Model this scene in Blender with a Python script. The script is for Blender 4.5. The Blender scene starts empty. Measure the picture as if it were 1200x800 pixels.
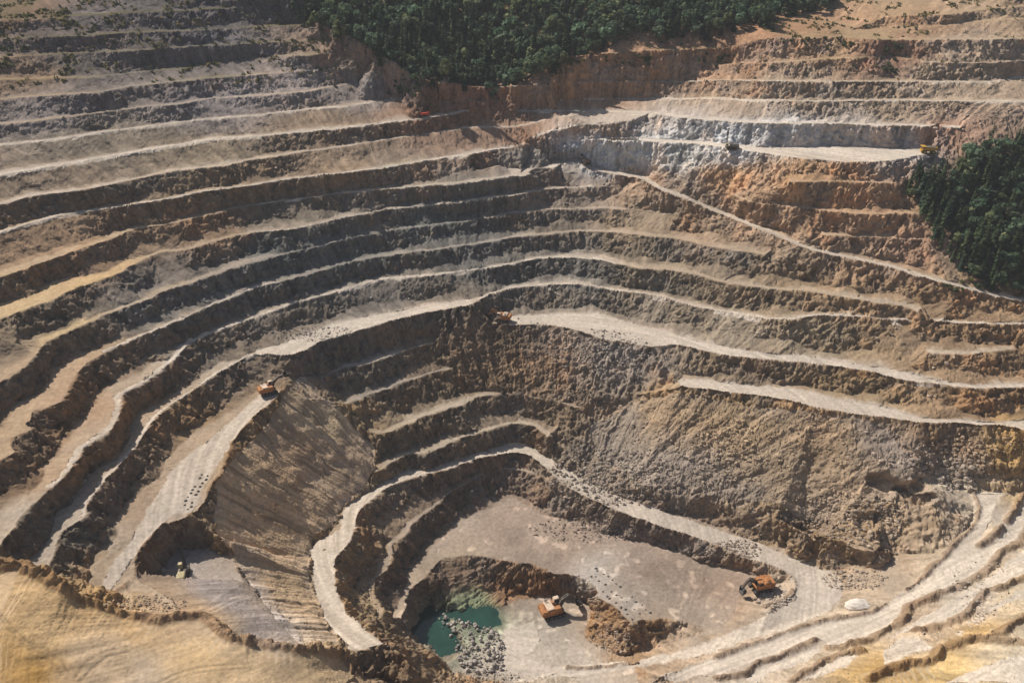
import bpy, bmesh, math, random, time
import numpy as np
from mathutils import Vector, Matrix
from mathutils.geometry import delaunay_2d_cdt
T0 = time.time()
rng = np.random.default_rng(7)
random.seed(7)
scene = bpy.context.scene
col = scene.collection
# ------------------------------------------------------------------ camera
CAM_H, PITCH, FPX = 304.0, 28.0, 1000.0        # metres, degrees down, focal length in pixels of a 1200 wide frame
cam_d = bpy.data.cameras.new('camera')
cam_d.sensor_width = 36.0
cam_d.lens = 36.0 * FPX / 1200.0
cam_d.clip_start = 1.0
cam_d.clip_end = 8000.0
cam = bpy.data.objects.new('camera', cam_d)
cam.location = (0, 0, CAM_H)
cam.rotation_euler = (math.radians(90 - PITCH), 0, 0)
col.objects.link(cam)
scene.camera = cam
# ------------------------------------------------------------------ light
SUN = Vector((-0.57, 0.43, 0.70)).normalized()   # direction towards the sun
sun_d = bpy.data.lights.new('sun', 'SUN')
sun_d.energy = 4.2
sun_d.angle = math.radians(0.5)
sun_d.color = (1.0, 0.93, 0.83)
sun = bpy.data.objects.new('sun', sun_d)
sun.rotation_euler = SUN.to_track_quat('Z', 'Y').to_euler()
sun.location = (-300, 300, 600)
col.objects.link(sun)
world = bpy.data.worlds.new('World')
scene.world = world
world.use_nodes = True
wn = world.node_tree
bg = wn.nodes['Background']
sky = wn.nodes.new('ShaderNodeTexSky')
sky.sky_type = 'NISHITA'
sky.sun_disc = False
sky.sun_elevation = math.asin(SUN.z)
sky.sun_rotation = math.atan2(SUN.x, SUN.y)
sky.dust_density = 2.0
wn.links.new(sky.outputs[0], bg.inputs[0])
bg.inputs[1].default_value = 0.055
scene.view_settings.view_transform = 'Standard'
scene.view_settings.look = 'None'
scene.view_settings.exposure = 0.37
scene.view_settings.gamma = 1.0
# ------------------------------------------------------------------ helpers
def srgb(r, g, b):
    f = lambda c: (c / 12.92 if c <= 0.04045 else ((c + 0.055) / 1.055) ** 2.4)
    return (f(r / 255), f(g / 255), f(b / 255))

def tag(o, label=None, cat=None, group=None, kind=None):
    if label: o['label'] = label
    if cat: o['category'] = cat
    if group: o['group'] = group
    if kind: o['kind'] = kind
    return o

def link(name, mesh, mat=None, parent=None):
    o = bpy.data.objects.new(name, mesh)
    col.objects.link(o)
    if mat is not None and len(mesh.materials) == 0: mesh.materials.append(mat)
    if parent: o.parent = parent
    return o

def empty(name, loc, rz=0.0):
    o = bpy.data.objects.new(name, None)
    o.empty_display_size = 1
    o.location = loc
    o.rotation_euler = (0, 0, rz)
    col.objects.link(o)
    return o

def mesh_np(name, V, F, smooth=True):
    """mesh from numpy arrays, F is (n,3) or (n,4)"""
    V = np.asarray(V, np.float32); F = np.asarray(F, np.int32)
    m = bpy.data.meshes.new(name)
    n, k = F.shape
    m.vertices.add(len(V)); m.vertices.foreach_set('co', V.ravel())
    m.loops.add(n * k); m.loops.foreach_set('vertex_index', F.ravel())
    m.polygons.add(n)
    m.polygons.foreach_set('loop_start', np.arange(0, n * k, k, dtype=np.int32))
    m.polygons.foreach_set('loop_total', np.full(n, k, np.int32))
    m.polygons.foreach_set('use_smooth', np.full(n, smooth, bool))
    m.update(calc_edges=True)
    return m

def set_col(m, C):
    a = m.color_attributes.new('Col', 'FLOAT_COLOR', 'POINT')
    C4 = np.ones((len(C), 4), np.float32); C4[:, :3] = C
    a.data.foreach_set('color', C4.ravel())

# hash based gradient noise, vectorised
def _h(a, s):
    n = a ^ np.uint32((s * 2654435761) & 0xffffffff)
    n = (n ^ (n >> np.uint32(15))) * np.uint32(2246822519)
    n = (n ^ (n >> np.uint32(13))) * np.uint32(3266489917)
    n = n ^ (n >> np.uint32(16))
    return (n & np.uint32(0xffff)).astype(np.float32) * np.float32(1 / 32767.5) - np.float32(1)

def _vn(x, y, z, s):
    x0 = np.floor(x); y0 = np.floor(y); z0 = np.floor(z)
    u, v, w = x - x0, y - y0, z - z0
    u = u * u * u * (u * (u * 6 - 15) + 10); v = v * v * v * (v * (v * 6 - 15) + 10); w = w * w * w * (w * (w * 6 - 15) + 10)
    kx, ky, kz = np.uint32(73856093), np.uint32(19349663), np.uint32(83492791)
    X0 = x0.astype(np.int32).astype(np.uint32) * kx; Y0 = y0.astype(np.int32).astype(np.uint32) * ky; Z0 = z0.astype(np.int32).astype(np.uint32) * kz
    X1 = X0 + kx; Y1 = Y0 + ky; Z1 = Z0 + kz
    r = 0
    for Zc, wz in ((Z0, 1 - w), (Z1, w)):
        for Yc, wy in ((Y0, 1 - v), (Y1, v)):
            q = Yc ^ Zc
            a = _h(X0 ^ q, s); b = _h(X1 ^ q, s)
            r = r + (a + (b - a) * u) * (wy * wz)
    return r

def vnoise(x, y, z, s=0):
    x = np.atleast_1d(np.asarray(x, np.float32)); y = np.asarray(y, np.float32) + 0 * x; z = np.asarray(z, np.float32) + 0 * x
    if len(x) < 60000: return _vn(x, y, z, s)
    out = np.empty(len(x), np.float32)
    for i in range(0, len(x), 40000): out[i:i + 40000] = _vn(x[i:i + 40000], y[i:i + 40000], z[i:i + 40000], s)
    return out

def fbm(x, y, z, s=0, octv=4, gain=0.5, lac=2.03):
    r = 0; a = 1.0; t = 0
    for i in range(octv):
        r = r + a * vnoise(x, y, z, s + 17 * i); t += a
        x = x * lac + 3.1; y = y * lac + 1.7; z = z * lac + 5.3; a *= gain
    return r / t

def sstep(a, b, x):
    t = np.clip((x - a) / (b - a), 0, 1); return t * t * (3 - 2 * t)

# ------------------------------------------------------------------ survey of the pit
# Break lines of the pit (bench crests, toes, road edges), noted as bearings seen from the survey point with a height in metres
CP, SP = math.cos(math.radians(PITCH)), math.sin(math.radians(PITCH))
def ray(x, y):
    dx = (np.asarray(x, float) - 600) / FPX; dy = -(np.asarray(y, float) - 400) / FPX
    return np.stack([dx, CP + dy * SP, -SP + dy * CP], -1)
def unproj(x, y, z):
    d = ray(x, y); t = (np.asarray(z, float) - CAM_H) / d[..., 2]
    return np.stack([d[..., 0] * t, d[..., 1] * t, np.asarray(z, float) + 0 * t], -1)
def to_px(P):
    v = np.asarray(P, float) - np.array([0, 0, CAM_H])
    dep = v[..., 1] * CP - v[..., 2] * SP
    up = v[..., 1] * SP + v[..., 2] * CP
    dep = np.maximum(dep, 1e-3)
    return np.stack([600 + FPX * v[..., 0] / dep, 400 - FPX * up / dep], -1)
# K: kind c=crest (auto toe), x=break line, t=toe (gets a talus mid line)
L = {}
def survey(name, kind, z, s):
    pts=[tuple(float(v) for v in p.split(',')) for p in s.split()]
    L[name]=(kind,z,pts)
survey('A14','c',[(0,220.2),(4,220.5)],'0,24 50,22 100,18 212,13 300,8 360,5')
survey('A13','c',[(0,210.8),(2,209.5),(4,208)],'0,45 100,42 162,38 212,37 300,32 350,30 382,29')
survey('A12','c',[(0,201.3),(3,199.7),(4,199.2)],'0,68 75,63 135,61 212,56 300,51 375,47 412,46')
survey('A11','c',[(0,191),(3,188),(4,188),(5,190),(6,191.8)],'0,94 32,93 100,91 150,86 212,78 300,68 362,65 400,62 445,60')
survey('A10','c',182.6,'0,117 20,115 75,111 112,109 150,102 200,97 250,92 300,88 325,86 362,82 395,80 425,79 475,79')
survey('A9','c',172.3,'0,146 50,141 95,135 135,130 175,125 212,122 250,115 300,113 350,109 400,100 425,96')
survey('A8','c',[(0,164),(12,163),(14,160.5),(17,160),(19,166),(20,170),(24,173)],'0,169 50,165 95,159 125,154 160,150 200,145 232,140 262,138 300,135 350,129 400,125 450,117 485,115 530,118 600,118 650,116 725,114 760,115 800,116 842,115 900,118 975,119 1050,118 1125,119 1200,119')
survey('A7','c',[(0,155),(11,155),(13,154),(16,157),(17,160)],'0,205 30,200 65,194 112,186 155,179 225,167 262,162 300,160 395,151 500,138 540,132 575,124 600,130 695,130 745,132 775,134 797,138 900,145 975,145 1025,147 1075,148 1125,150')
survey('A6','c',[(0,146),(12,146),(14,154)],'0,240 32,232 50,229 100,222 160,210 210,200 262,195 300,187 400,172 470,161 500,157 552,150 600,149 640,141 670,136')
survey('A5','c',[(0,136),(14,136),(17,141),(20,146),(24,147)],'0,272 62,254 95,248 112,246 175,237 212,230 237,225 262,222 300,217 330,211 412,202 450,197 500,188 550,181 600,172 645,170 670,165 700,164 750,165 812,168 850,173 900,180 937,185 1000,190 1050,187 1095,178')
survey('Q2','x',[(0,138.5),(1,143.5),(2,148.5),(3,150.5),(4,152.5)],'608,170 632,158 675,149 705,145 737,142')
survey('A4','c',125,'0,325 45,310 87,295 125,282 147,272 200,262 250,250 300,240 350,233 412,225 500,218 550,214 600,207 623,205')
survey('A3','c',115,'0,374 25,365 62,352 85,340 135,322 155,310 187,297 225,292 262,280 300,272 340,269 380,260 420,252 450,246 525,238 600,229 637,223 675,219 712,218 735,216')
survey('A2','c',105,'0,447 20,435 40,420 52,402 85,387 100,379 135,365 170,352 190,342 225,332 250,322 300,306 375,288 440,272 540,260 600,251 637,246 675,245 712,245 750,246 787,251')
survey('A1','c',[(0,95),(23,95),(25,98),(28,99),(29,100)],'0,538 15,530 10,520 15,512 37,503 25,495 32,487 70,470 82,453 90,440 102,423 128,409 150,400 190,384 217,372 250,357 300,336 335,329 412,307 485,296 562,286 600,279 650,274 687,271 725,273 762,277 800,281 825,287 862,294 895,298')
survey('A','c',[(0,85),(25,85),(28,87),(34,87),(36,86),(38,84)],'0,640 25,612 32,597 52,580 60,572 85,547 95,527 130,502 140,485 142,462 170,447 205,420 225,400 275,380 300,370 325,363 350,353 387,344 425,333 450,327 512,322 575,313 600,309 625,304 650,302 675,302 700,304 725,310 750,314 787,317 812,322 850,332 900,339 937,340 975,347 1000,351 1025,354 1050,357 1075,366')
survey('B','c',[(0,75),(29,75),(32,79),(37,79)],'48,672 55,668 67,645 72,625 100,605 102,590 120,567 145,540 162,520 175,500 185,487 200,475 265,432 300,415 338,417 358,411 375,401 400,394 475,372 552,357 575,345 600,338 625,336 650,334 687,334 720,341 750,344 775,348 812,359 850,366 900,374 925,374 962,370 1000,371 1050,375 1100,378 1150,380 1200,380')
survey('C','c',[(0,65),(11,65),(18,60)],'580,380 600,382 637,381 662,385 687,392 705,398 735,402 760,407 790,405 812,409 850,417 900,422 957,427 1025,437 1040,442 1060,447 1100,451 1137,456 1200,455')
survey('D','c',[(0,55),(4,55),(11,50)],'800,454 825,457 850,460 900,466 955,477 1000,486 1040,490 1075,496 1112,496 1150,499 1170,499 1200,504')
survey('E','c',70,'1085,412 1137,415 1187,407')
survey('L5','c',61,'375,442 392,436 407,430 437,425 455,417 480,409 510,402')
survey('L4','c',50,'410,475 430,465 455,455 475,447 505,437 530,433')
survey('L3','c',38,'442,509 462,505 500,487 537,475 562,466 600,461 625,464 650,470 680,478')
survey('L2','c',27,'440,555 460,542 475,534 505,530 525,520 550,510 600,496 625,500 641,514')
survey('R','x',[(0,31),(6,25),(9,20),(12,17),(19,11),(22,8),(27,4)],'479,779 459,761 431,740 407,715 395,692 393,656 411,634 422,598 455,571 495,557 525,550 562,537 600,531 618,534 634,545 646,555 660,567 680,579 707,592 746,608 796,624 834,637 867,653 896,660 925,672 932,685 930,692 910,707 900,712')
survey('Ru','t',[(0,31),(5,25),(11,20),(15,17),(20,12.5),(24,8),(27,5)],'410,762 407,755 382,725 372,700 367,667 362,650 370,637 400,617 402,597 410,590 450,565 475,551 500,550 525,542 562,530 600,520 620,522 642,536 665,550 687,565 712,576 775,599 800,607 837,620 875,632 900,642 930,654 955,665 980,672')
survey('L1','c',[(0,10),(13,10),(14,12)],'450,722 437,695 440,680 455,662 460,640 475,627 485,612 500,600 515,590 532,575 550,565 575,552 600,551 622,555 642,562')
survey('L1t','t',[(0,0),(14,0),(17,2)],'452,724 465,709 472,692 480,672 500,652 520,630 537,615 562,600 600,589 620,598 675,611 707,626 750,632 790,645 812,652 830,658 870,668 905,688')
survey('F','x',0,'472,722 475,707 482,687 500,672 507,658 525,652 550,651 575,654 600,659 637,664 650,670 675,675 695,685 705,700 725,715 740,730')
survey('F2','x',[(0,-.5),(2,-1),(3,-2)],'740,730 760,726 780,724 812,731 850,736')
survey('Ft','t',[(0,-14),(4,-14),(5,-13.9),(6,-12.5),(14,-12.6),(15,-11.5),(16,-8),(17,-4),(18,-1.2)],'491,752 493,742 496,730 508,714 532,719 565,715 600,708 640,701 665,702 690,708 689,725 688,747 700,757 720,765 735,769 745,765 775,755 812,745 850,738')
survey('pondside','x',[(0,-9),(4,-12)],'486,752 512,772 535,785 575,797 600,800')
survey('pile','x',-12.4,'531,726 545,748 562,776')
survey('Km','x',[(0,84),(1,75),(2,68),(3,63),(4,57.5),(5,50)],'0,740 80,745 150,757 220,764 290,775 360,785')
survey('lowfloor','x',-12.3,'600,735 620,750 600,775 640,765 660,745 650,730')
survey('pond1','x',-15.5,'503,735 510,750 520,760 525,745 515,735')
survey('pond2','x',-14,'548,727 562,728 575,728')
survey('rampedge','x',[(0,-12.5),(3,0),(8,6)],'640,790 720,782 800,764 870,748 900,738 930,727 975,715 987,700 990,685')
survey('M1a','x',[(0,0),(2,3),(4,9),(6,18),(9,25),(11,29)],'770,792 850,765 900,747 962,727 1025,714 1075,682 1100,655 1115,637 1132,615 1140,600 1137,580 1117,567')
survey('M1b','x',[(0,3),(2,8),(5,12),(7,19),(10,26)],'880,790 950,765 992,754 1032,742 1050,725 1060,710 1090,700 1125,688 1165,665 1187,642 1200,628')
survey('M2','x',[(0,29),(2,27),(3,26)],'1187,572 1170,587 1160,610 1180,615 1200,590')
survey('B2','x',[(0,14),(4,27)],'1072,745 1112,732 1140,719 1155,699 1200,682')
survey('B3','x',[(0,17),(5,30)],'1000,792 1040,779 1100,767 1122,754 1152,749 1200,727')
survey('W','x',[(0,18),(8,18)],'745,572 800,583 850,592 900,605 937,622 970,630 1000,642 1042,647')
survey('TW','t',[(0,9.5),(2,8),(4,6),(8,12)],'780,598 800,604 850,621 900,639 937,641 960,657 1000,660 1030,670 1046,652')
survey('W2','x',35,'1022,560 1060,565 1095,576')
survey('W2t','x',31,'1025,573 1060,579 1092,588')
survey('HS','x',[(0,65),(4,65),(8,62.5),(12,62)],'332,460 315,475 300,487 285,505 272,530 255,555 242,572 234,598 215,609 192,615 165,645 160,672 140,692')
survey('HS2','x',[(0,60),(2,55)],'235,611 250,622 271,637')
survey('PT','t',[(0,48),(6,49),(7,48)],'172,697 175,685 185,675 192,660 207,643 237,643 265,642 282,675')
survey('PR','x',[(0,48),(4,46)],'282,675 300,705 315,720 337,745 350,755')
survey('TB','t',65,'330,456 317,458 300,460 275,482 240,502 222,510 195,540 192,555 178,564 165,575 145,592 142,603 132,627 127,652 112,666 100,685')
survey('TA','t',75,'260,425 240,437 207,460 197,470 175,477 152,497 152,510 140,540 100,562 82,590 68,602 62,622 47,645 28,660')
survey('TA1','t',85,'178,424 160,441 130,452 115,470 100,480 85,520 52,545 50,562 25,585 0,600')
survey('TA2','t',95,'110,408 70,428 57,447 45,462 18,477 12,500 0,503')
survey('TA4','t',115,'150,303 118,320 60,330 40,345 0,356')
survey('TBr','t',75,'300,411 337,401 370,388 400,378 475,363 552,350')
survey('TC','t',[(0,65),(9,65),(15,60)],'582,374 600,371 625,370 700,368 735,378 780,389 817,400 850,407 900,415 942,417 982,425 1040,432 1075,440 1100,446 1137,451 1200,450')
survey('TD','t',[(0,55),(4,55),(10,50)],'795,446 825,445 850,449 900,453 950,460 982,469 1040,479 1080,490 1125,492 1150,495 1200,492')
survey('K','x',[(0,88),(1,84),(2,79),(3,74.5),(4,66),(6,62),(9,58),(11,52),(12,41),(13,34)],'0,657 40,670 75,690 95,700 150,720 190,728 215,722 237,722 270,745 287,750 300,753 350,758 400,765 418,788')
survey('Kn','x',[(0,80),(1,68),(2,58),(3,42),(4,20)],'0,810 150,810 300,810 410,810 480,815')
survey('bank','x',[(0,22),(1,14),(3,-6)],'430,800 490,800 540,806 600,812')
survey('botr','x',[(0,-9),(1,6),(2,22),(3,34)],'700,806 900,812 1080,806 1200,790')
survey('ramp','x',[(0,122),(3,118.5),(5,112),(6,110),(7,107.5),(9,103.5),(11,99),(16,87)],'692,200 720,205 750,210 775,224 812,237 832,247 850,254 900,274 925,284 950,294 987,302 1037,312 1075,324 1112,334 1137,340 1162,347 1200,354')
survey('rampu','t',[(0,122),(3,118.5),(5,112),(6,110),(7,107.5),(9,103.5),(11,99),(16,87)],'692,195 720,200 750,205 775,219 812,232 832,242 850,249 900,269 925,280 950,290 987,298 1037,308 1075,320 1112,330 1137,336 1162,343 1200,350')
survey('P0','x',[(0,126),(2,126)],'560,199 600,197 650,197')
survey('TP0','t',126,'645,193 690,189 730,188 745,191')
survey('TP1','t',[(0,137),(2,141),(5,146)],'606,171 645,167 670,162 750,162 812,165 850,168 900,173 987,171 1025,173 1075,174 1095,171')
survey('S1','c',137,'925,213 1050,214')
survey('S2','c',122,'862,229 875,235 900,240 950,245 1000,250 1085,251')
survey('S3','c',110,'962,276 1000,277 1085,281')
survey('R2','c',[(0,172),(3,171.5),(4,176),(5,181)],'600,101 650,98 700,96 795,96 850,94 900,95 975,96 1125,96 1157,96 1200,90')
survey('R3','c',[(0,179),(3,184),(4,190),(6,194),(7,193.5),(8,192),(10,191)],'675,80 720,80 775,77 850,75 900,74 950,71 1025,67 1060,66 1087,73 1150,74 1200,72')
survey('R4','c',[(0,189),(3,195),(4,204),(10,204.5)],'662,66 725,62 775,59 850,56 900,45 950,46 982,44 1025,47 1092,47 1150,47 1200,45')
survey('R5','c',[(0,207),(1,208),(2,210),(3,213),(4,214)],'960,37 1025,34 1085,32 1150,25 1200,22')
survey('R6','c',[(0,215),(1,218),(3,221)],'1040,20 1112,17 1157,11 1200,8')
survey('hill','x',[(0,235),(1,234),(2,228),(4,226),(5,233)],'0,-15 340,-15 440,-12 650,-12 900,-12 1200,-15')
survey('hillb','x',[(0,211),(1,201),(2,178),(3,170),(4,173),(5,201),(6,209),(7,216)],'372,26 420,48 495,92 570,102 650,96 750,42 870,28 940,8')
STEP = 2.6
def zat(zs, i):
    if not isinstance(zs, list): return np.zeros_like(i) + zs
    return np.interp(i, [k[0] for k in zs], [k[1] for k in zs])
def sample(name):
    kind, zs, pts = L[name]
    p = np.array(pts, float); n = len(p)
    w = unproj(p[:, 0], p[:, 1], zat(zs, np.arange(n, dtype=float)))
    # carry a line that leaves the frame on past its edge
    ext0 = ext1 = None
    def extend(a, b, px):
        d = (a - b); d /= np.linalg.norm(d[:2]) + 1e-6; d[2] = 0
        return a + d * 90
    if n > 2 and (p[0, 0] < 4 or p[0, 0] > 1196): w = np.vstack([extend(w[0], w[1], 0), w])
    if n > 2 and (p[-1, 0] < 4 or p[-1, 0] > 1196): w = np.vstack([w, extend(w[-1], w[-2], 0)])
    out = []
    m = len(w)
    for i in range(m - 1):
        p0 = w[max(i - 1, 0)]; p1 = w[i]; p2 = w[i + 1]; p3 = w[min(i + 2, m - 1)]
        Ls = np.linalg.norm(p2 - p1); k = max(1, int(math.ceil(Ls / STEP)))
        t = (np.arange(k) / k)[:, None]
        a = 0.28
        m1 = a * (p2 - p0) * min(1, Ls / (np.linalg.norm(p1 - p0) + 1e-6) if i else 1); m2 = a * (p3 - p1) * min(1, Ls / (np.linalg.norm(p3 - p2) + 1e-6) if i + 2 < m else 1)
        h = (2 * t**3 - 3 * t**2 + 1) * p1 + (t**3 - 2 * t**2 + t) * m1 + (-2 * t**3 + 3 * t**2) * p2 + (t**3 - t**2) * m2
        out.append(h)
    out.append(w[-1:])
    return np.vstack(out)

lines = {k: sample(k) for k in L}
allp = np.vstack(list(lines.values()))
def next_up(P, lo=3.5, hi=24, rmax=75):
    """nearest surveyed point on a higher line"""
    Q = np.zeros_like(P); D = np.full(len(P), 1e9)
    for s in range(0, len(P), 400):
        a = P[s:s + 400]
        d = np.hypot(a[:, None, 0] - allp[None, :, 0], a[:, None, 1] - allp[None, :, 1])
        dz = allp[None, :, 2] - a[:, None, 2]
        d[(dz < lo) | (dz > hi)] = 1e9
        j = d.argmin(1); Q[s:s + 400] = allp[j]; D[s:s + 400] = d[np.arange(len(a)), j]
    ok = D < rmax
    return Q, D, ok
pts_list = [allp]
def mids(Tp, Q, D):
    """foot of the rock face above a bench: loose rock banked against it, in cones"""
    n1 = fbm(Tp[:, 0] / 26, Tp[:, 1] / 26, Tp[:, 2] / 9, 5, 3)
    n2 = fbm(Tp[:, 0] / 9, Tp[:, 1] / 9, Tp[:, 2] / 9, 9, 2)
    b = np.clip(0.15 + 0.65 * n1 + 0.22 * n2, 0.03, 0.75)
    lin = sstep(116, 138, Tp[:, 2]); a = np.clip(0.36 - .20 * lin + (0.46 + .36 * lin) * b + 0.07 * n2, 0.12, 0.88)
    d = Q - Tp
    M = Tp + d * a[:, None]; M[:, 2] = Tp[:, 2] + d[:, 2] * b
    return np.hstack([M, np.zeros((len(M), 1))])      # 4th column: 0 = loose rock, 1 = driven or swept ground
for name, P in lines.items():
    kind = L[name][0]
    if kind == 'c':
        Q, D, ok = next_up(P)
        sel = ok & (D > 5) & (D < 4.2 * (Q[:, 2] - P[:, 2]) + 8)
        if name == 'B':      # the near benches and the wide road have their inner edge surveyed
            px = to_px(P)[:, 0]; sel &= (px > 556)
        if name in ('C', 'D'): sel &= False
        if name in ('A', 'A1'):
            px = to_px(P)[:, 0]; sel &= (px > (190 if name == 'A' else 112))
        if name == 'A3': px = to_px(P)[:, 0]; sel &= (px > 152)
        if name == 'A5': px = to_px(P)[:, 0]; sel &= (px < 604)
        A, Qs, Ds = P[sel], Q[sel], D[sel]
        if len(A) == 0: continue
        w = np.clip(Ds * 0.15, 1.6, 3.6) * (1 + 0.35 * fbm(A[:, 0] / 40, A[:, 1] / 40, A[:, 2] / 10, 3, 2))
        Tp = A + (Qs - A) * (w / Ds)[:, None]; Tp[:, 2] = A[:, 2] + 0.15
        pts_list += [Tp, mids(Tp, Qs, Ds)]
    elif kind == 't':
        if name in ('Ru',): continue
        if name == 'TB': P = P[to_px(P)[:, 1] < 664]
        Q, D, ok = next_up(P, 3.0, 26, 60)
        sel = ok & (D > 2.5) & (D < 3.0 * (Q[:, 2] - P[:, 2]) + 5)
        if sel.any(): pts_list.append(mids(P[sel], Q[sel], D[sel]))
# the land beyond the frame
ring = []
for a in np.linspace(-80, 80, 33):
    for r, z in ((1050, 250), (1300, 300), (1900, 330), (2600, 330)):
        ring.append((r * math.sin(math.radians(a)), r * math.cos(math.radians(a)), z + 12 * math.sin(a * .2 + r)))
for x, y, z in ((-260, 60, 105), (-420, 120, 130), (-700, 100, 170), (-120, 120, 72), (0, 120, 40), (0, -100, 80), (-150, -100, 90), (120, 140, 30), (260, 160, 60), (330, 220, 55), (450, 200, 90), (700, 150, 150), (-1500, -300, 200), (1500, -300, 200), (0, -500, 140), (-500, -400, 160), (500, -400, 160)):
    ring.append((x, y, z))
pts_list.append(np.array(ring))
P0 = np.vstack([p if p.shape[1] == 4 else np.hstack([p, np.ones((len(p), 1))]) for p in pts_list])
# drop near duplicates
key = np.round(P0[:, :2] / 0.6).astype(np.int64)
_, idx = np.unique(key[:, 0] * 1000003 + key[:, 1], return_index=True)
P0 = P0[np.sort(idx)]
res = delaunay_2d_cdt([Vector((p[0], p[1])) for p in P0], [], [], 0, 1e-4)
orig = res[3]
V = np.zeros((len(res[0]), 4))
for i, o in enumerate(orig): V[i] = P0[o[0]]
TREAD0, V = V[:, 3:].copy(), V[:, :3].copy()
F = np.array([f for f in res[2] if len(f) == 3], np.int64)
print('tin', len(V), len(F), round(time.time() - T0, 1))
# ---- refine: split every edge that looks longer than about 1.5 px
def refine(V, F, it, pxlim, A=None):
    for k in range(it):
        px = to_px(V)
        dist = np.linalg.norm(V - np.array([0, 0, CAM_H]), axis=1)
        vis = (px[:, 0] > -60) & (px[:, 0] < 1260) & (px[:, 1] > -60) & (px[:, 1] < 860)
        E = np.vstack([F[:, [0, 1]], F[:, [1, 2]], F[:, [2, 0]]]); E.sort(1)
        kk = E[:, 0] * len(V) + E[:, 1]
        uq, inv = np.unique(kk, return_inverse=True)
        ea, eb = uq // len(V), uq % len(V)
        ln = np.linalg.norm(V[ea] - V[eb], axis=1)
        lp = np.hypot(*(px[ea] - px[eb]).T); dm = np.minimum(dist[ea], dist[eb])
        mark = np.where(vis[ea] | vis[eb], np.maximum(np.minimum(lp, ln / dm * FPX), 0.5 * ln / dm * FPX) > pxlim, ln > (9 + dm * 0.03) * max(1, pxlim / 3))
        if not mark.any(): break
        mid = np.full(len(uq), -1, np.int64); mid[mark] = len(V) + np.arange(mark.sum())
        V0n = len(V)
        V = np.vstack([V, 0.5 * (V[ea[mark]] + V[eb[mark]])])
        if A is not None: A = np.vstack([A, 0.5 * (A[ea[mark]] + A[eb[mark]])])
        n = len(F); M = mid[inv].reshape(3, n).T
        cnt = (M >= 0).sum(1)
        out = [F[cnt == 0]]
        # rotate so patterns are canonical
        for c in (1, 2, 3):
            s = cnt == c; f = F[s].copy(); m = M[s].copy()
            if len(f) == 0: continue
            if c < 3:
                tgt = (m >= 0) if c == 1 else (m < 0)
                r = tgt.argmax(1)
                ii = (np.arange(3)[None] + r[:, None]) % 3
                f = np.take_along_axis(f, ii, 1); m = np.take_along_axis(m, ii, 1)
            a, b, cc = f.T; m0, m1, m2 = m.T
            if c == 1: out += [np.stack([a, m0, cc], 1), np.stack([m0, b, cc], 1)]
            elif c == 2: out += [np.stack([a, b, m1], 1), np.stack([a, m1, m2], 1), np.stack([m2, m1, cc], 1)]
            else: out += [np.stack([a, m0, m2], 1), np.stack([m0, b, m1], 1), np.stack([m2, m1, cc], 1), np.stack([m0, m1, m2], 1)]
        F = np.vstack(out)
    return V, F, A
def normals(V, F):
    n = np.cross(V[F[:, 1]] - V[F[:, 0]], V[F[:, 2]] - V[F[:, 0]])
    N = np.zeros_like(V)
    for k in range(3):
        for c in range(3): N[:, c] += np.bincount(F[:, k], n[:, c], len(V))
    return N / (np.linalg.norm(N, axis=1, keepdims=True) + 1e-9)
PXLIM = 2.3
V, F, TREAD = refine(V, F, 9, 9.0, TREAD0)
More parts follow.
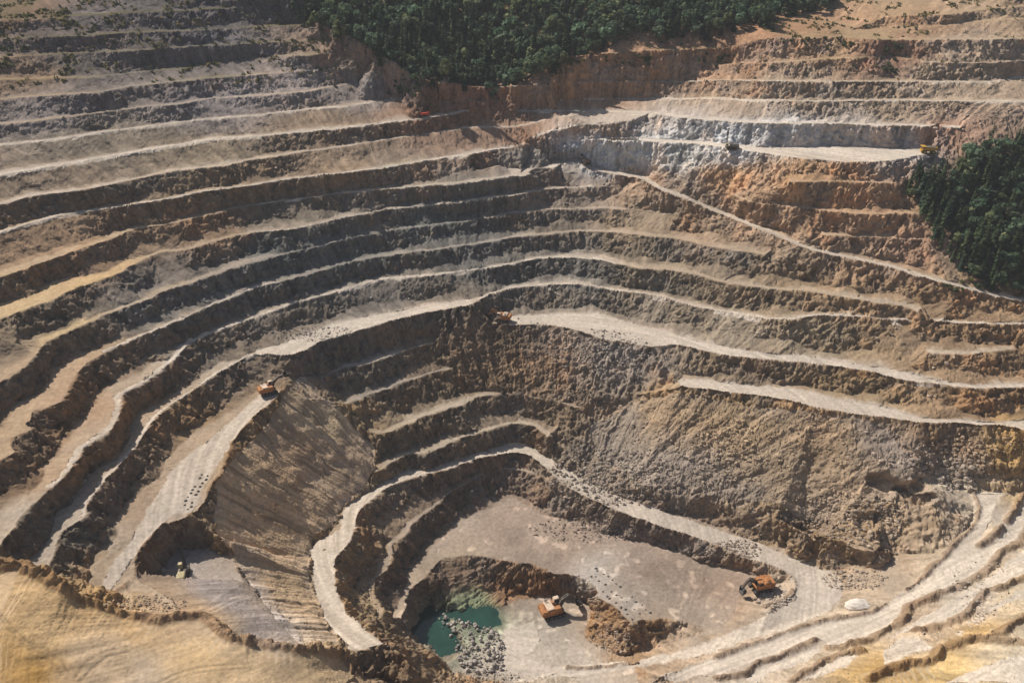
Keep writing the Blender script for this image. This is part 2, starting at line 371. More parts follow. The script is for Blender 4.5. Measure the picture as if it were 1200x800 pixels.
# ---- ground colours, surveyed at points: (x, y on the bearing chart) rock colour, bench colour
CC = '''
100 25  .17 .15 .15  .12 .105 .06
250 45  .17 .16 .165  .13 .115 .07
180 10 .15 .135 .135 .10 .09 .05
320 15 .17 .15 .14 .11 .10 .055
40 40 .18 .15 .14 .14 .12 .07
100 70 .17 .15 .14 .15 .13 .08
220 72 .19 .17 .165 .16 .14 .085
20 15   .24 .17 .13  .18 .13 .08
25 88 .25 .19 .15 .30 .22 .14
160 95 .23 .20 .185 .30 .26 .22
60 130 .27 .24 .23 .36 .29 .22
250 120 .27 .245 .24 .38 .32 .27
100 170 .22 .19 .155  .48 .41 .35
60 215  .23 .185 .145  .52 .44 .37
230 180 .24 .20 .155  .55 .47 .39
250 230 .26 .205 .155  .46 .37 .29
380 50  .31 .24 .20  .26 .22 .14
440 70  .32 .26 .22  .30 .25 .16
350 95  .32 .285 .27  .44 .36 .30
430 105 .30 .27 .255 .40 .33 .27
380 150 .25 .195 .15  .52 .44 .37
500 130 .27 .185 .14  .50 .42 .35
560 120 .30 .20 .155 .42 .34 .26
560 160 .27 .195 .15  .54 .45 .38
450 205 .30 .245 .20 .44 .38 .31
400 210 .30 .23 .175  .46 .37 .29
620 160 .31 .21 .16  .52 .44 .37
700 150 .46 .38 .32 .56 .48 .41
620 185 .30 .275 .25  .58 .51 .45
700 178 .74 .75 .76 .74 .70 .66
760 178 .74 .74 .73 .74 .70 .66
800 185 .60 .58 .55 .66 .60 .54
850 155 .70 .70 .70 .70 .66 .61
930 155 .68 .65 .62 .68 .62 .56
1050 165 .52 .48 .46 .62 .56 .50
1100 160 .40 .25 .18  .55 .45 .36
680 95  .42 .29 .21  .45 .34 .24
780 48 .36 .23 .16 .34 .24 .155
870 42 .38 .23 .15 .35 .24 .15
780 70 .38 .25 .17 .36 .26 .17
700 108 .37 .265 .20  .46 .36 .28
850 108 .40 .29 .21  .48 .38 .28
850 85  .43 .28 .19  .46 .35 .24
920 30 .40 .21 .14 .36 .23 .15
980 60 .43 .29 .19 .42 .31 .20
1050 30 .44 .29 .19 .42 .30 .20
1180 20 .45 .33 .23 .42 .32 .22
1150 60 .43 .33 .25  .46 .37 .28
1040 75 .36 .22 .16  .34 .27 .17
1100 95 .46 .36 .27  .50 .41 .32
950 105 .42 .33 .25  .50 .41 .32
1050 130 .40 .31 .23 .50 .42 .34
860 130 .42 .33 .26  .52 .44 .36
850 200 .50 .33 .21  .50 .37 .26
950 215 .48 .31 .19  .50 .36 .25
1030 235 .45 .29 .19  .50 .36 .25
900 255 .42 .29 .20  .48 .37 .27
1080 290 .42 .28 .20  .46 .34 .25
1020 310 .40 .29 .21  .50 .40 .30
750 215 .36 .26 .19  .50 .41 .33
820 265 .36 .265 .19 .44 .34 .26
760 265 .30 .24 .18 .42 .33 .26
650 215 .24 .20 .17  .48 .40 .33
650 260 .20 .175 .15  .42 .35 .28
550 230 .18 .17 .155  .46 .40 .33
450 235 .20 .18 .16  .46 .40 .33
350 250 .21 .185 .155 .44 .36 .29
400 285 .165 .165 .155  .27 .25 .225
330 300 .17 .17 .16  .29 .26 .23
500 260 .165 .165 .155  .30 .28 .25
550 290 .165 .16 .15  .36 .32 .28
450 340 .17 .155 .14  .46 .40 .34
600 320 .17 .16 .145  .48 .42 .36
680 320 .18 .17 .155  .46 .40 .34
780 300 .24 .20 .16  .42 .34 .26
850 310 .25 .21 .17  .40 .32 .25
930 320 .30 .235 .175  .44 .35 .26
750 330 .22 .19 .155 .46 .37 .29
900 355 .29 .235 .18 .46 .38 .30
1000 365 .33 .255 .19 .48 .40 .32
1150 360 .34 .25 .18 .50 .42 .33
950 395 .28 .235 .185 .50 .43 .36
1150 420 .29 .215 .155 .48 .40 .32
650 355 .20 .175 .15 .55 .48 .41
760 375 .27 .235 .20 .50 .42 .35
850 385 .28 .24 .195 .52 .45 .38
870 430 .26 .21 .165 .52 .45 .38
1000 450 .29 .225 .16 .52 .45 .38
1150 475 .28 .20 .14 .52 .45 .38
150 285 .25 .19 .145  .46 .36 .26
60 290  .29 .215 .16  .48 .37 .27
100 305 .28 .20 .145  .50 .36 .24
240 265 .27 .20 .15 .40 .31 .23
40 340  .24 .185 .14 .52 .39 .25
130 325 .21 .175 .15 .52 .38 .23
180 340 .20 .18 .165 .44 .36 .28
250 340 .17 .165 .155 .36 .31 .27
60 375 .23 .19 .15 .54 .42 .27
180 365 .19 .18 .165 .48 .40 .32
250 375 .18 .165 .15 .46 .40 .33
20 420 .22 .18 .145 .42 .32 .23
100 430 .23 .18 .14 .42 .31 .22
30 500 .22 .17 .13 .40 .30 .21
110 480 .24 .17 .12 .42 .30 .215
130 500 .24 .175 .125 .46 .36 .27
60 560 .23 .165 .12 .42 .31 .22
180 450 .23 .18 .14 .42 .34 .265
230 410 .19 .165 .14 .46 .40 .34
200 480 .25 .18 .125 .42 .33 .25
130 580 .20 .17 .145 .40 .32 .255
80 600 .20 .17 .14 .42 .36 .30
40 640 .20 .17 .14 .42 .36 .30
160 590 .22 .175 .135 .38 .29 .215
280 440 .20 .165 .135 .40 .33 .26
420 400 .18 .16 .14 .50 .45 .39
520 365 .19 .165 .14 .50 .42 .35
560 400 .23 .18 .14 .36 .28 .22
500 420 .22 .175 .135 .38 .32 .27
430 440 .19 .165 .14 .36 .32 .28
560 440 .23 .175 .13 .40 .32 .25
620 430 .30 .23 .175 .38 .30 .23
670 410 .34 .28 .235 .38 .32 .26
720 415 .33 .29 .26 .38 .33 .28
500 460 .21 .17 .13 .44 .37 .29
540 490 .20 .165 .13 .48 .41 .33
650 490 .25 .20 .155 .42 .34 .27
470 530 .20 .165 .13 .46 .39 .31
600 510 .22 .18 .145 .46 .39 .31
700 500 .32 .265 .215 .40 .32 .25
780 480 .36 .265 .18 .42 .32 .22
720 550 .33 .28 .235 .38 .32 .26
800 550 .36 .30 .25 .40 .33 .27
860 500 .39 .285 .185 .42 .32 .22
900 560 .37 .285 .20 .40 .31 .23
950 520 .39 .28 .185 .42 .32 .22
1000 550 .39 .29 .20 .42 .32 .23
1060 530 .34 .28 .235 .38 .32 .27
1110 545 .36 .295 .24 .38 .32 .26
1120 515 .32 .23 .16 .42 .32 .23
1180 520 .46 .33 .20 .48 .36 .24
1060 600 .38 .29 .21 .42 .34 .26
980 610 .38 .29 .21 .42 .34 .26
850 600 .31 .25 .20 .40 .33 .27
950 640 .27 .20 .14 .40 .32 .25
1040 660 .40 .32 .25 .44 .36 .29
300 570 .36 .265 .175 .36 .265 .175
350 540 .35 .245 .165 .36 .26 .17
270 620 .37 .275 .18 .38 .28 .19
340 480 .30 .225 .16 .32 .24 .17
390 500 .38 .30 .205 .38 .30 .205
330 610 .36 .26 .17 .37 .27 .18
340 690 .36 .265 .175 .38 .29 .20
380 560 .33 .25 .18 .34 .26 .18
420 540 .32 .245 .18 .34 .26 .18
230 640 .22 .18 .15 .40 .36 .335
250 690 .35 .31 .29 .43 .395 .375
300 735 .36 .32 .30 .43 .395 .37
160 670 .26 .21 .17 .40 .32 .25
40 750 .60 .46 .31 .60 .46 .31
110 760 .58 .47 .36 .58 .47 .36
30 690 .60 .45 .30 .60 .45 .30
150 735 .54 .40 .26 .57 .44 .30
20 792 .46 .29 .13 .46 .29 .13
70 785 .56 .46 .36 .56 .46 .36
160 790 .57 .47 .37 .57 .47 .37
220 770 .60 .46 .31 .60 .46 .31
290 780 .56 .45 .33 .58 .45 .32
370 780 .50 .40 .29 .52 .41 .29
100 705 .44 .32 .20 .50 .37 .23
170 722 .38 .29 .22 .44 .34 .24
450 780 .26 .20 .15 .32 .25 .18
540 795 .32 .24 .17 .36 .28 .21
400 690 .34 .265 .19 .46 .39 .31
430 650 .28 .22 .165 .38 .31 .25
450 600 .31 .25 .195 .34 .27 .21
430 710 .34 .27 .195 .38 .30 .22
500 620 .20 .16 .13 .40 .33 .27
560 580 .21 .17 .14 .42 .35 .29
460 690 .20 .155 .125 .42 .34 .27
520 680 .22 .165 .13 .40 .32 .25
590 690 .27 .17 .115 .34 .27 .22
640 675 .28 .18 .12 .38 .31 .26
600 620 .25 .20 .17 .34 .27 .225
700 610 .26 .22 .19 .34 .27 .225
780 630 .26 .22 .195 .34 .27 .225
660 640 .30 .235 .185 .34 .27 .22
760 680 .31 .24 .19 .34 .27 .22
850 700 .31 .24 .19 .35 .27 .215
710 680 .40 .35 .30 .44 .40 .36
745 715 .38 .33 .29 .46 .42 .385
700 730 .30 .20 .13 .38 .30 .23
760 740 .28 .195 .13 .40 .32 .25
610 740 .45 .40 .34 .48 .43 .37
660 770 .44 .39 .33 .48 .42 .36
590 780 .42 .37 .32 .46 .41 .35
800 760 .44 .36 .29 .46 .38 .31
550 725 .30 .34 .24 .30 .36 .25
515 750 .25 .22 .18 .22 .22 .18
950 700 .48 .41 .34 .50 .43 .36
1000 740 .50 .43 .35 .52 .45 .37
1100 670 .50 .43 .35 .52 .45 .37
1140 700 .46 .41 .36 .46 .42 .37
1060 690 .42 .34 .27 .44 .36 .28
1080 750 .48 .40 .32 .48 .41 .34
1040 785 .40 .29 .17 .46 .34 .21
1150 740 .46 .34 .21 .50 .37 .23
1100 790 .52 .40 .25 .54 .44 .31
1180 770 .52 .45 .36 .56 .50 .41
1190 700 .56 .47 .36 .56 .48 .37
1130 590 .50 .44 .37 .50 .44 .37
1190 600 .48 .38 .27 .50 .42 .33
880 780 .48 .41 .34 .50 .43 .36
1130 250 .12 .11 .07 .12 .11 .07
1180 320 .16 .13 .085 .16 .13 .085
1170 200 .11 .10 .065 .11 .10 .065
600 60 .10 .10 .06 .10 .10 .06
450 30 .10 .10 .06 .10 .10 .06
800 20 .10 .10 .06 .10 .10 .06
'''
cc = np.array([[float(v) for v in l.split()] for l in CC.strip().splitlines()])
# each colour point sits on the nearest surveyed ground
C3 = np.zeros((len(cc), 3))
tinpx = to_px(V)
for i, c in enumerate(cc):
    j = np.hypot(tinpx[:, 0] - c[0], tinpx[:, 1] - c[1]).argmin(); C3[i] = V[j]
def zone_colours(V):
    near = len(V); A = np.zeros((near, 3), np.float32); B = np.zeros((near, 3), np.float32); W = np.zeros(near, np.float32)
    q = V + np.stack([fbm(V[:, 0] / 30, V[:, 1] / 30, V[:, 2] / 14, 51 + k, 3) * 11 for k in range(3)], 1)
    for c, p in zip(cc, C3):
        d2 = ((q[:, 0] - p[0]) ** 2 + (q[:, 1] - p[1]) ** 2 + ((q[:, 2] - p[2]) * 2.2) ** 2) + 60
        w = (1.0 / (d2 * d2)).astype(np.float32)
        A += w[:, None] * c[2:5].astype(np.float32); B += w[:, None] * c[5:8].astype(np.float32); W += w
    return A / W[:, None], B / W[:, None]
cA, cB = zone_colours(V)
V, F, AT = refine(V, F, 9, PXLIM, np.hstack([cA, cB, TREAD]))
cliffC, flatC, TREAD = AT[:, :3], AT[:, 3:6], AT[:, 6]
print('refined', len(V), len(F))
print('zones', round(time.time() - T0, 1))

fn = np.cross(V[F[:, 1]] - V[F[:, 0]], V[F[:, 2]] - V[F[:, 0]])
flip = fn[:, 2] < 0; F[flip] = F[flip][:, ::-1]
N = normals(V, F)
base_nz = N[:, 2].copy()
X, Y, Z = V.T

# ---- which ground is driven on: strips between two surveyed edges
def inside(poly, x, y):
    c = np.zeros(len(x), bool); n = len(poly); j = n - 1
    bb = (x > poly[:, 0].min()) & (x < poly[:, 0].max()) & (y > poly[:, 1].min()) & (y < poly[:, 1].max())
    xi, yi = x[bb], y[bb]; cc = np.zeros(len(xi), bool)
    for i in range(n):
        a, b = poly[i], poly[j]
        if a[1] != b[1]:
            cc ^= ((a[1] > yi) != (b[1] > yi)) & (xi < (b[0] - a[0]) * (yi - a[1]) / (b[1] - a[1]) + a[0])
        j = i
    c[bb] = cc
    return c
def strip(a, b, ea=1.3, eb=0.6):
    def push(p, q, e):
        d = np.hypot(p[:, None, 0] - q[None, :, 0], p[:, None, 1] - q[None, :, 1]); j = d.argmin(1)
        v = p[:, :2] - q[j, :2]; return p[:, :2] + v / (np.linalg.norm(v, axis=1, keepdims=True) + .5) * e
    return np.vstack([push(a, b, ea), push(b, a, eb)[::-1]])
def clip_px(P, x0, x1):
    px = to_px(P)[:, 0]; return P[(px >= x0) & (px <= x1)]
wx = X + 1.1 * fbm(X / 5, Y / 5, Z / 5, 31, 3); wy = Y + 1.1 * fbm(X / 5, Y / 5, Z / 5, 32, 3)
road = np.zeros(len(V), bool)
def poly_px(s, z):
    p = np.array([[float(v) for v in q.split(',')] for q in s.split()])
    return unproj(p[:, 0], p[:, 1], z)[:, :2]
def ribbon(P, w):
    P = P[:, :2]; d = np.gradient(P, axis=0); d /= np.linalg.norm(d, axis=1, keepdims=True) + 1e-6
    nrm = np.stack([-d[:, 1], d[:, 0]], 1); return np.vstack([P + nrm * w / 2, (P - nrm * w / 2)[::-1]])
tinpx = to_px(V)
def ground_px(s):
    """surveyed ground under a list of bearings"""
    out = []
    for q in s.split():
        x, y = (float(v) for v in q.split(','))
        out.append(V[np.hypot(tinpx[:, 0] - x, tinpx[:, 1] - y).argmin()])
    return np.array(out)
strips = [strip(lines['R'], lines['Ru']), strip(lines['C'], lines['TC']), strip(lines['D'], lines['TD']),
          strip(clip_px(lines['B'], 300, 552), lines['TBr']), strip(lines['ramp'], lines['rampu']), strip(clip_px(lines['A5'], 602, 1095), lines['TP1']),
          ribbon(clip_px(lines['A'], 60, 250), 6.0), ribbon(clip_px(lines['B'], 90, 300), 4.5), ribbon(clip_px(lines['A1'], 120, 330), 3.0)]
LANES = '''332,458 316,474 300,486 284,504 268,528 247,552 236,566 226,600 206,602 188,620 170,638 148,668 134,690 108,692 124,674 147,642 168,606 183,577 203,552 226,530 254,507 282,483 305,462
640,198 650,192 690,188 730,187 746,190 742,204 692,200
840,770 877,756 921,740 954,729 990,723 1020,717 1032,711 1050,698 1077,680 1104,654 1124,631 1143,613 1148,594 1140,578 1124,566 1153,556 1178,566 1168,587 1160,612 1146,638 1165,628 1178,614 1192,592 1204,575 1206,612 1192,633 1169,647 1158,662 1140,675 1125,686 1092,697 1062,707 1049,722 1042,732 1020,744 993,752 972,758 957,748 936,753 888,773 840,790 790,800 740,800 770,793
957,754 963,764 945,776 900,791 885,800 875,795 889,781 936,763
1002,766 990,783 945,796 930,799 962,781 982,769
1060,737 1087,719 1104,709 1128,695 1149,683 1165,672 1203,640 1206,670 1185,681 1153,692 1144,702 1134,715 1104,726 1074,735 1040,750
1104,744 1132,731 1155,714 1170,704 1206,688 1206,698 1170,710 1147,731 1125,742
1036,760 1057,748 1095,745 1122,743 1104,754 1065,765 1034,782
1104,801 1140,785 1170,773 1206,767 1206,802
900,642 930,654 955,665 980,672 992,685 985,702 960,722 925,735 880,748 845,762 800,773 800,763 850,744 880,730 910,715 932,700 936,688 927,672 897,655
590,738 625,728 634,750 614,768 640,783 700,776 800,762 800,770 700,788 600,800 582,785'''
strips += [ribbon(lines['Q2'], 4.5), ribbon(lines['A7'], 5.0), ribbon(clip_px(lines['A7'], 700, 1300), 9.0), ribbon(clip_px(lines['A5'], -200, 604), 4.0), ribbon(clip_px(lines['A'], 250, 720), 3.6), ribbon(clip_px(lines['B'], 560, 1300), 5.0), ribbon(clip_px(lines['A8'], -200, 480), 3.4), ribbon(clip_px(lines['A4'], 300, 620), 3.0), ribbon(clip_px(lines['A3'], 300, 700), 3.0), ribbon(clip_px(lines['A8'], 600, 1300), 4.0), ribbon(lines['R2'], 3.0)]
strips += [ground_px(l)[:, :2] for l in LANES.splitlines()]
for s in strips: road |= inside(s, wx, wy)

def chroma(c, k):
    g = c.mean(1, keepdims=True); return np.clip(g + (c - g) * k, .01, .9)
cliffC = chroma(cliffC, (1.5 - .36 * sstep(40, 120, X) * sstep(85, 105, Z))[:, None]); flatC = chroma(flatC, 1.2)
steep = 1 - sstep(0.79, 0.92, base_nz)          # rock face
flat = sstep(0.95, 0.985, base_nz)              # bench, floor, road
PC = unproj(640, 640, 0.0)
calm = inside(ground_px('172,697 185,675 207,643 265,641 284,675 320,716 352,755 300,752 237,722 215,722')[:, :2], X, Y) | inside(np.vstack([lines['K'][:, :2], [[40, 140], [-60, 40], [-500, 40], [-600, 150]]]), X, Y)      # levelled stockpile ground in front and the lower platform
steep = np.where(calm & (base_nz > .6), 0, steep)
n_big = fbm(X / 22, Y / 22, Z / 10, 61, 3)
n_med = fbm(X / 6, Y / 6, Z / 5, 62, 3)
n_fine = fbm(X / 1.8, Y / 1.8, Z / 1.8, 63, 2)
# run-off streaks: long down the slope, narrow across it; the benches run round the middle of the pit
PC = unproj(640, 640, 0.0)
TH = np.arctan2(X - PC[0], Y - PC[1]); RR = np.hypot(X - PC[0], Y - PC[1])
TS = np.sin(TH) * 150 + np.cos(TH * 2) * 40; TT = np.cos(TH) * 150
def along(wid, lng, seed, o):
    """noise with narrow features round the pit and long ones up the wall"""
    k = np.where(RR > 430, 520.0, np.where(RR > 270, 320.0, 170.0)).astype(np.float32)
    return fbm(np.sin(TH) * k / wid, np.cos(TH) * k / wid, RR / lng + Z / (lng * 2), seed, o)
streak = along(2.6, 26, 64, 3)
streak2 = along(0.9, 12, 66, 2)
Cv = 0.82 * cliffC * (1 + 0.42 * streak + 0.30 * streak2 + 0.22 * n_big)[:, None]
rust = sstep(0.18, 0.55, fbm(X / 15, Y / 15, Z / 30, 71, 3) + 0.35 * streak)[:, None] * steep[:, None]
Cv = Cv * (1 - 0.45 * rust) + 0.45 * rust * cliffC * np.array([1.22, 0.95, 0.74])
grey = sstep(0.15, 0.5, fbm(X / 18, Y / 18, Z / 25, 72, 3))[:, None]
Cv = Cv * (1 - 0.3 * grey) + 0.3 * grey * (Cv.mean(1, keepdims=True) * np.array([1.02, 1.0, 0.97]))
talusC = 0.86 * (0.86 * cliffC + 0.14 * flatC)
talusC = talusC * (1 + 0.50 * streak + 0.22 * streak2 + 0.16 * n_med + 0.1 * n_big)[:, None]
Fl = 0.86 * flatC * (1 + 0.12 * n_med + 0.10 * n_big + 0.07 * n_fine)[:, None]
Cv = Cv * steep[:, None] + talusC * (1 - steep)[:, None]
flc = (flat * sstep(.42, .88, TREAD + .22 * n_med))[:, None]
Cv = Cv * (1 - flc) + Fl * flc
pale = sstep(.42, .62, fbm(X / 4.5, Y / 4.5, Z / 6, 151, 2)) * flat * (Z < 8) * (np.hypot(X - PC[0], Y - PC[1]) < 120)
Cv = Cv * (1 + .55 * pale[:, None]) * (1 - .16 * sstep(.0, .5, -n_big) * flat * (Z < 8))[:, None]
# roads: pale crushed stone, wheel paths a little paler
roadC = np.array([0.53, 0.46, 0.385]) * (1 + 0.10 * n_med + 0.06 * n_fine + 0.08 * n_big)[:, None]
rl = road & (base_nz > 0.86)
dump = np.zeros(len(V), bool)
d_side = np.zeros(len(V))
for k_, s_ in enumerate(('250,566 334,462 352,440 400,480 440,520 438,556 402,590 398,604 366,636 358,655 368,690 384,730 400,752 350,754 318,716 286,672 252,622', '800,462 955,482 1040,500 1080,560 1040,590 985,600 900,592 830,580 760,566 700,535 690,500 740,470')):
    in_ = inside(ground_px(s_)[:, :2], wx, wy); dump |= in_; d_side[in_] = k_
dsm = np.where(dump, np.where(d_side > .5, .28, .10), 1.0)
slopeC = np.where(d_side > .5, .86, 1.42)[:, None] * (0.6 * cliffC + 0.4 * flatC) * (1 + 0.55 * along(1.6, 60, 201, 2) + 0.45 * along(4.5, 70, 202, 2) + 0.12 * n_med)[:, None]
dm = dump & ~rl
slopeC = chroma(slopeC, np.where(d_side > .5, .74, .80)[:, None])
Cv[dm] = 0.8 * slopeC[dm] + 0.2 * Cv[dm]
tread = fbm(RR / 0.9, TH * 4.0, Z / 30, 141, 2) + 0.6 * fbm(RR / 2.4, TH * 3.0, Z / 30, 142, 2)      # wheel paths follow the road round the pit
_l = ground_px('850,785 1095,676'); _d = (_l[1] - _l[0])[:2]; _d = _d / np.linalg.norm(_d)
_u = X * _d[0] + Y * _d[1]; _v = -X * _d[1] + Y * _d[0]
ln_ = (X > 55) & (Y < 430) & (inside(np.vstack([ground_px(l)[:, :2] for l in ('770,790 850,765 900,747 962,727 1025,714 1075,682 1115,637 1140,600 1117,560 1204,560 1215,810 770,812',)]), X, Y))
tread = np.where(ln_, fbm(_v / 0.9, _u / 34, Z * 0, 143, 2) + 0.6 * fbm(_v / 2.6, _u / 40, Z * 0, 144, 2), tread)
roadC = roadC * (1 + 0.30 * tread)[:, None]
Cv[rl] = 0.72 * roadC[rl] + 0.28 * Fl[rl]
calm_ = calm
# jointed rock: every block of the face stands a little forward or back
def blocks(x, y, z, s):
    n = len(x); best = np.full(n, 1e9, np.float32); val = np.zeros(n, np.float32)
    ix = np.floor(x); iy = np.floor(y); iz = np.floor(z)
    for dx in (-1, 0, 1):
        for dy in (-1, 0, 1):
            for dz in (-1, 0, 1):
                cx, cy, cz = ix + dx, iy + dy, iz + dz
                k = (cx.astype(np.int32).astype(np.uint32) * np.uint32(73856093)) ^ (cy.astype(np.int32).astype(np.uint32) * np.uint32(19349663)) ^ (cz.astype(np.int32).astype(np.uint32) * np.uint32(83492791))
                jx, jy, jz = _h(k, s) * .5 + .5, _h(k, s + 1) * .5 + .5, _h(k, s + 2) * .5 + .5
                d = (cx + jx - x) ** 2 + (cy + jy - y) ** 2 + (cz + jz - z) ** 2
                m = d < best; best = np.where(m, d, best); val = np.where(m, _h(k, s + 3), val)
    return val
rocky = np.where((steep > 0.08) | dump)[0]
blk = np.zeros(len(V), np.float32); blk2 = np.zeros(len(V), np.float32)
xr, yr, zr = (c[rocky].astype(np.float32) for c in (X, Y, Z))
wob = fbm(xr / 4, yr / 4, zr / 4, 301, 2) * .35
blk[rocky] = blocks(xr / 4.2 + wob, yr / 4.2 - wob, zr / 4.6 + wob, 311); blk2[rocky] = blocks(xr / 1.7 + wob, yr / 1.7 + wob, zr / 2.1 - wob, 321)
# ---- shape: scalloped crests, fluted faces, rubble
warp = np.where(rl, 0.15, np.where(calm_, 0.4, 1.0))
amp_near = np.clip((np.hypot(X, Y) - 180) / 120, 0.4, 1.0)
V2 = V.copy()
V2[:, 0] += (2.3 * fbm(X / 17, Y / 17, Z / 17, 81, 3) + 1.0 * fbm(X / 5, Y / 5, Z / 8, 83, 2)) * warp
V2[:, 1] += (2.3 * fbm(X / 17, Y / 17, Z / 17, 82, 3) + 1.0 * fbm(X / 5, Y / 5, Z / 8, 84, 2)) * warp
flute = 0.6 * along(5.5, 30, 85, 3) + 0.4 * fbm(X / 7, Y / 7, Z / 16, 185, 3); ridg = 1 - np.abs(fbm(X / 3.6, Y / 3.6, Z / 9, 86, 3)) * 3.2
rill = along(2.2, 40, 88, 3); grit = fbm(X / 1.1, Y / 1.1, Z / 1.1, 89, 2)
rib = along(1.1, 300, 90, 1); gully = along(8, 90, 92, 3)
lump = fbm(X / 2.2, Y / 2.2, Z / 2.2, 87, 3)
slope = 1 - flat
talus = (1 - steep) * slope
calm = calm_      # the levelled stockpile ground in front and the lower platform
disp = steep * (1.7 * flute + 0.5 * ridg + 0.35 * lump + .35 * grit + 1.1 * blk + 0.55 * blk2 + .45 * rib) * dsm + talus * np.where(calm, 0.25, 1.0) * (0.55 * rill + (0.28 * lump + 0.35 * n_med) * np.where(dump, .6, 1) + .30 * grit + .5 * blk2 * steep * dsm) + flat * np.where(rl, 0.04 * n_fine + .04 * n_med, (0.16 * n_med + 0.14 * lump + .08 * grit) * np.where(calm, .45, 1))
disp = disp + (dump & (d_side > .5)) * (0.9 * gully + .3 * rill + .2 * blk2 + .2 * n_med) + (dump & (d_side < .5)) * (.40 * gully + .45 * rill)
# hollows where the bank has slumped
for hx_, hy_, ra, rb_, dp in ((1040, 567, 10, 3.2, 5), (1074, 577, 10, 3.6, 5.5), (1020, 612, 8, 2.5, 3)):
    q = ground_px('%g,%g' % (hx_, hy_))[0]
    e = ((X - q[0]) / ra) ** 2 + ((Y - q[1]) / ra) ** 2 + ((Z - q[2]) / rb_) ** 2
    disp = disp - dp * sstep(1.15, .55, e + .4 * n_med)
V2 += N * disp[:, None]
# berms pushed up along the road edges
def berm(P, h, w, seed, gap=0.0):
    Pd = P
    for s in range(0, len(Pd), 1):
        p = Pd[s]
        m = (np.abs(X - p[0]) < 3 * w) & (np.abs(Y - p[1]) < 3 * w)
        if not m.any(): continue
        ii = np.where(m)[0]
        d = np.hypot(X[ii] - p[0], Y[ii] - p[1])
        b = np.exp(-(d / w) ** 2) * h * 1.35 * (0.85 + 0.6 * fbm(X[ii] / 3, Y[ii] / 3, Z[ii], seed, 2))
        bermz[ii] = np.maximum(bermz[ii], b * (1 if gap == 0 or vnoise(p[0] / 25, p[1] / 25, 0, seed)[0] > gap else 0.3))
bermz = np.zeros(len(V))
def dense(P, st=1.2):
    out = [P[:1]]
    for a, b in zip(P[:-1], P[1:]):
        k = max(1, int(np.linalg.norm(b - a) / st)); out.append(a + (b - a) * (np.arange(1, k + 1) / k)[:, None])
    return np.vstack(out)
for nm, h, w in (('ramp', .6, .9), ('R', 0.6, .9), ('C', 0.8, 1.1), ('D', 0.8, 1.1), ('HS', 0.8, 1.1), ('K', 2.0, 2.4), ('B', .5, .9)):
    berm(dense(lines[nm]), h, w, 91)
for s, h, w in (('840,770 877,756 921,740 954,729 990,723 1020,717 1032,711 1050,698 1077,680 1104,654 1124,631 1143,613 1148,594 1140,578', 1.1, 1.2),
                ('840,797 875,788 889,776 915,768 940,759 957,750', 1.5, 1.4), ('925,798 950,786 962,776 985,766 1008,762', 1.8, 1.6), ('972,760 995,756 1020,750 1032,743 1047,735 1061,722 1062,711 1085,702 1110,694 1125,687 1142,679', 1.9, 1.7),
                ('1142,679 1160,665 1171,650 1193,636 1203,618', 1.8, 1.7), ('1072,741 1095,735 1112,731 1135,719 1146,705 1157,694 1180,687 1203,677', 2.0, 1.8), ('1024,795 1034,787 1060,778 1085,774 1100,765 1125,753 1150,749 1203,753', 2.2, 1.9),
                ('1155,746 1175,737 1203,722', 1.9, 1.7), ('1148,640 1165,629 1179,613 1192,591 1204,574', 1.6, 1.5), ('665,782 690,783 720,780 745,776', 1.2, 1.2), ('893,711 915,700 927,690', .8, 1.0)):
    berm(dense(ground_px(s)), h * 1.15, w, 93, -.62)
V2[:, 2] += bermz
trk = np.zeros(len(V))
for s_ in ('0,722 12,736 22,748 38,760', '0,716 15,732 26,744 44,757', '28,752 52,766 66,778 74,790', '36,750 58,762 72,774 80,786', '90,792 100,776 122,762 150,756', '96,798 108,782 128,768 152,762', '180,800 230,780 290,776', '180,806 232,786 292,782', '395,700 402,715'):
    for p in dense(ground_px(s_), .5):
        ii = np.where((np.abs(X - p[0]) < 1.2) & (np.abs(Y - p[1]) < 1.2))[0]
        trk[ii] = np.maximum(trk[ii], np.exp(-((X[ii] - p[0]) ** 2 + (Y[ii] - p[1]) ** 2) / .30))
V2[:, 2] -= .18 * trk
Cv = Cv * (1 - 0.30 * trk[:, None] * (0.5 + 0.8 * np.clip(.5 + n_med, 0, 1))[:, None])
bm_ = sstep(0.2, 0.75, bermz)[:, None]
Cv = Cv * (1 - 0.7 * bm_) + 0.7 * bm_ * (0.62 * cliffC + 0.38 * flatC) * np.array([.44, .35, .28]) * (1 + 0.3 * n_fine + 0.2 * lump)[:, None]
wet = (sstep(-12.55, -13.1, V2[:, 2]) * (V2[:, 2] < 0))[:, None]
Cv = np.clip(Cv * (1 - .45 * wet), 0.02, 0.8)
print('shaped', round(time.time() - T0, 1))

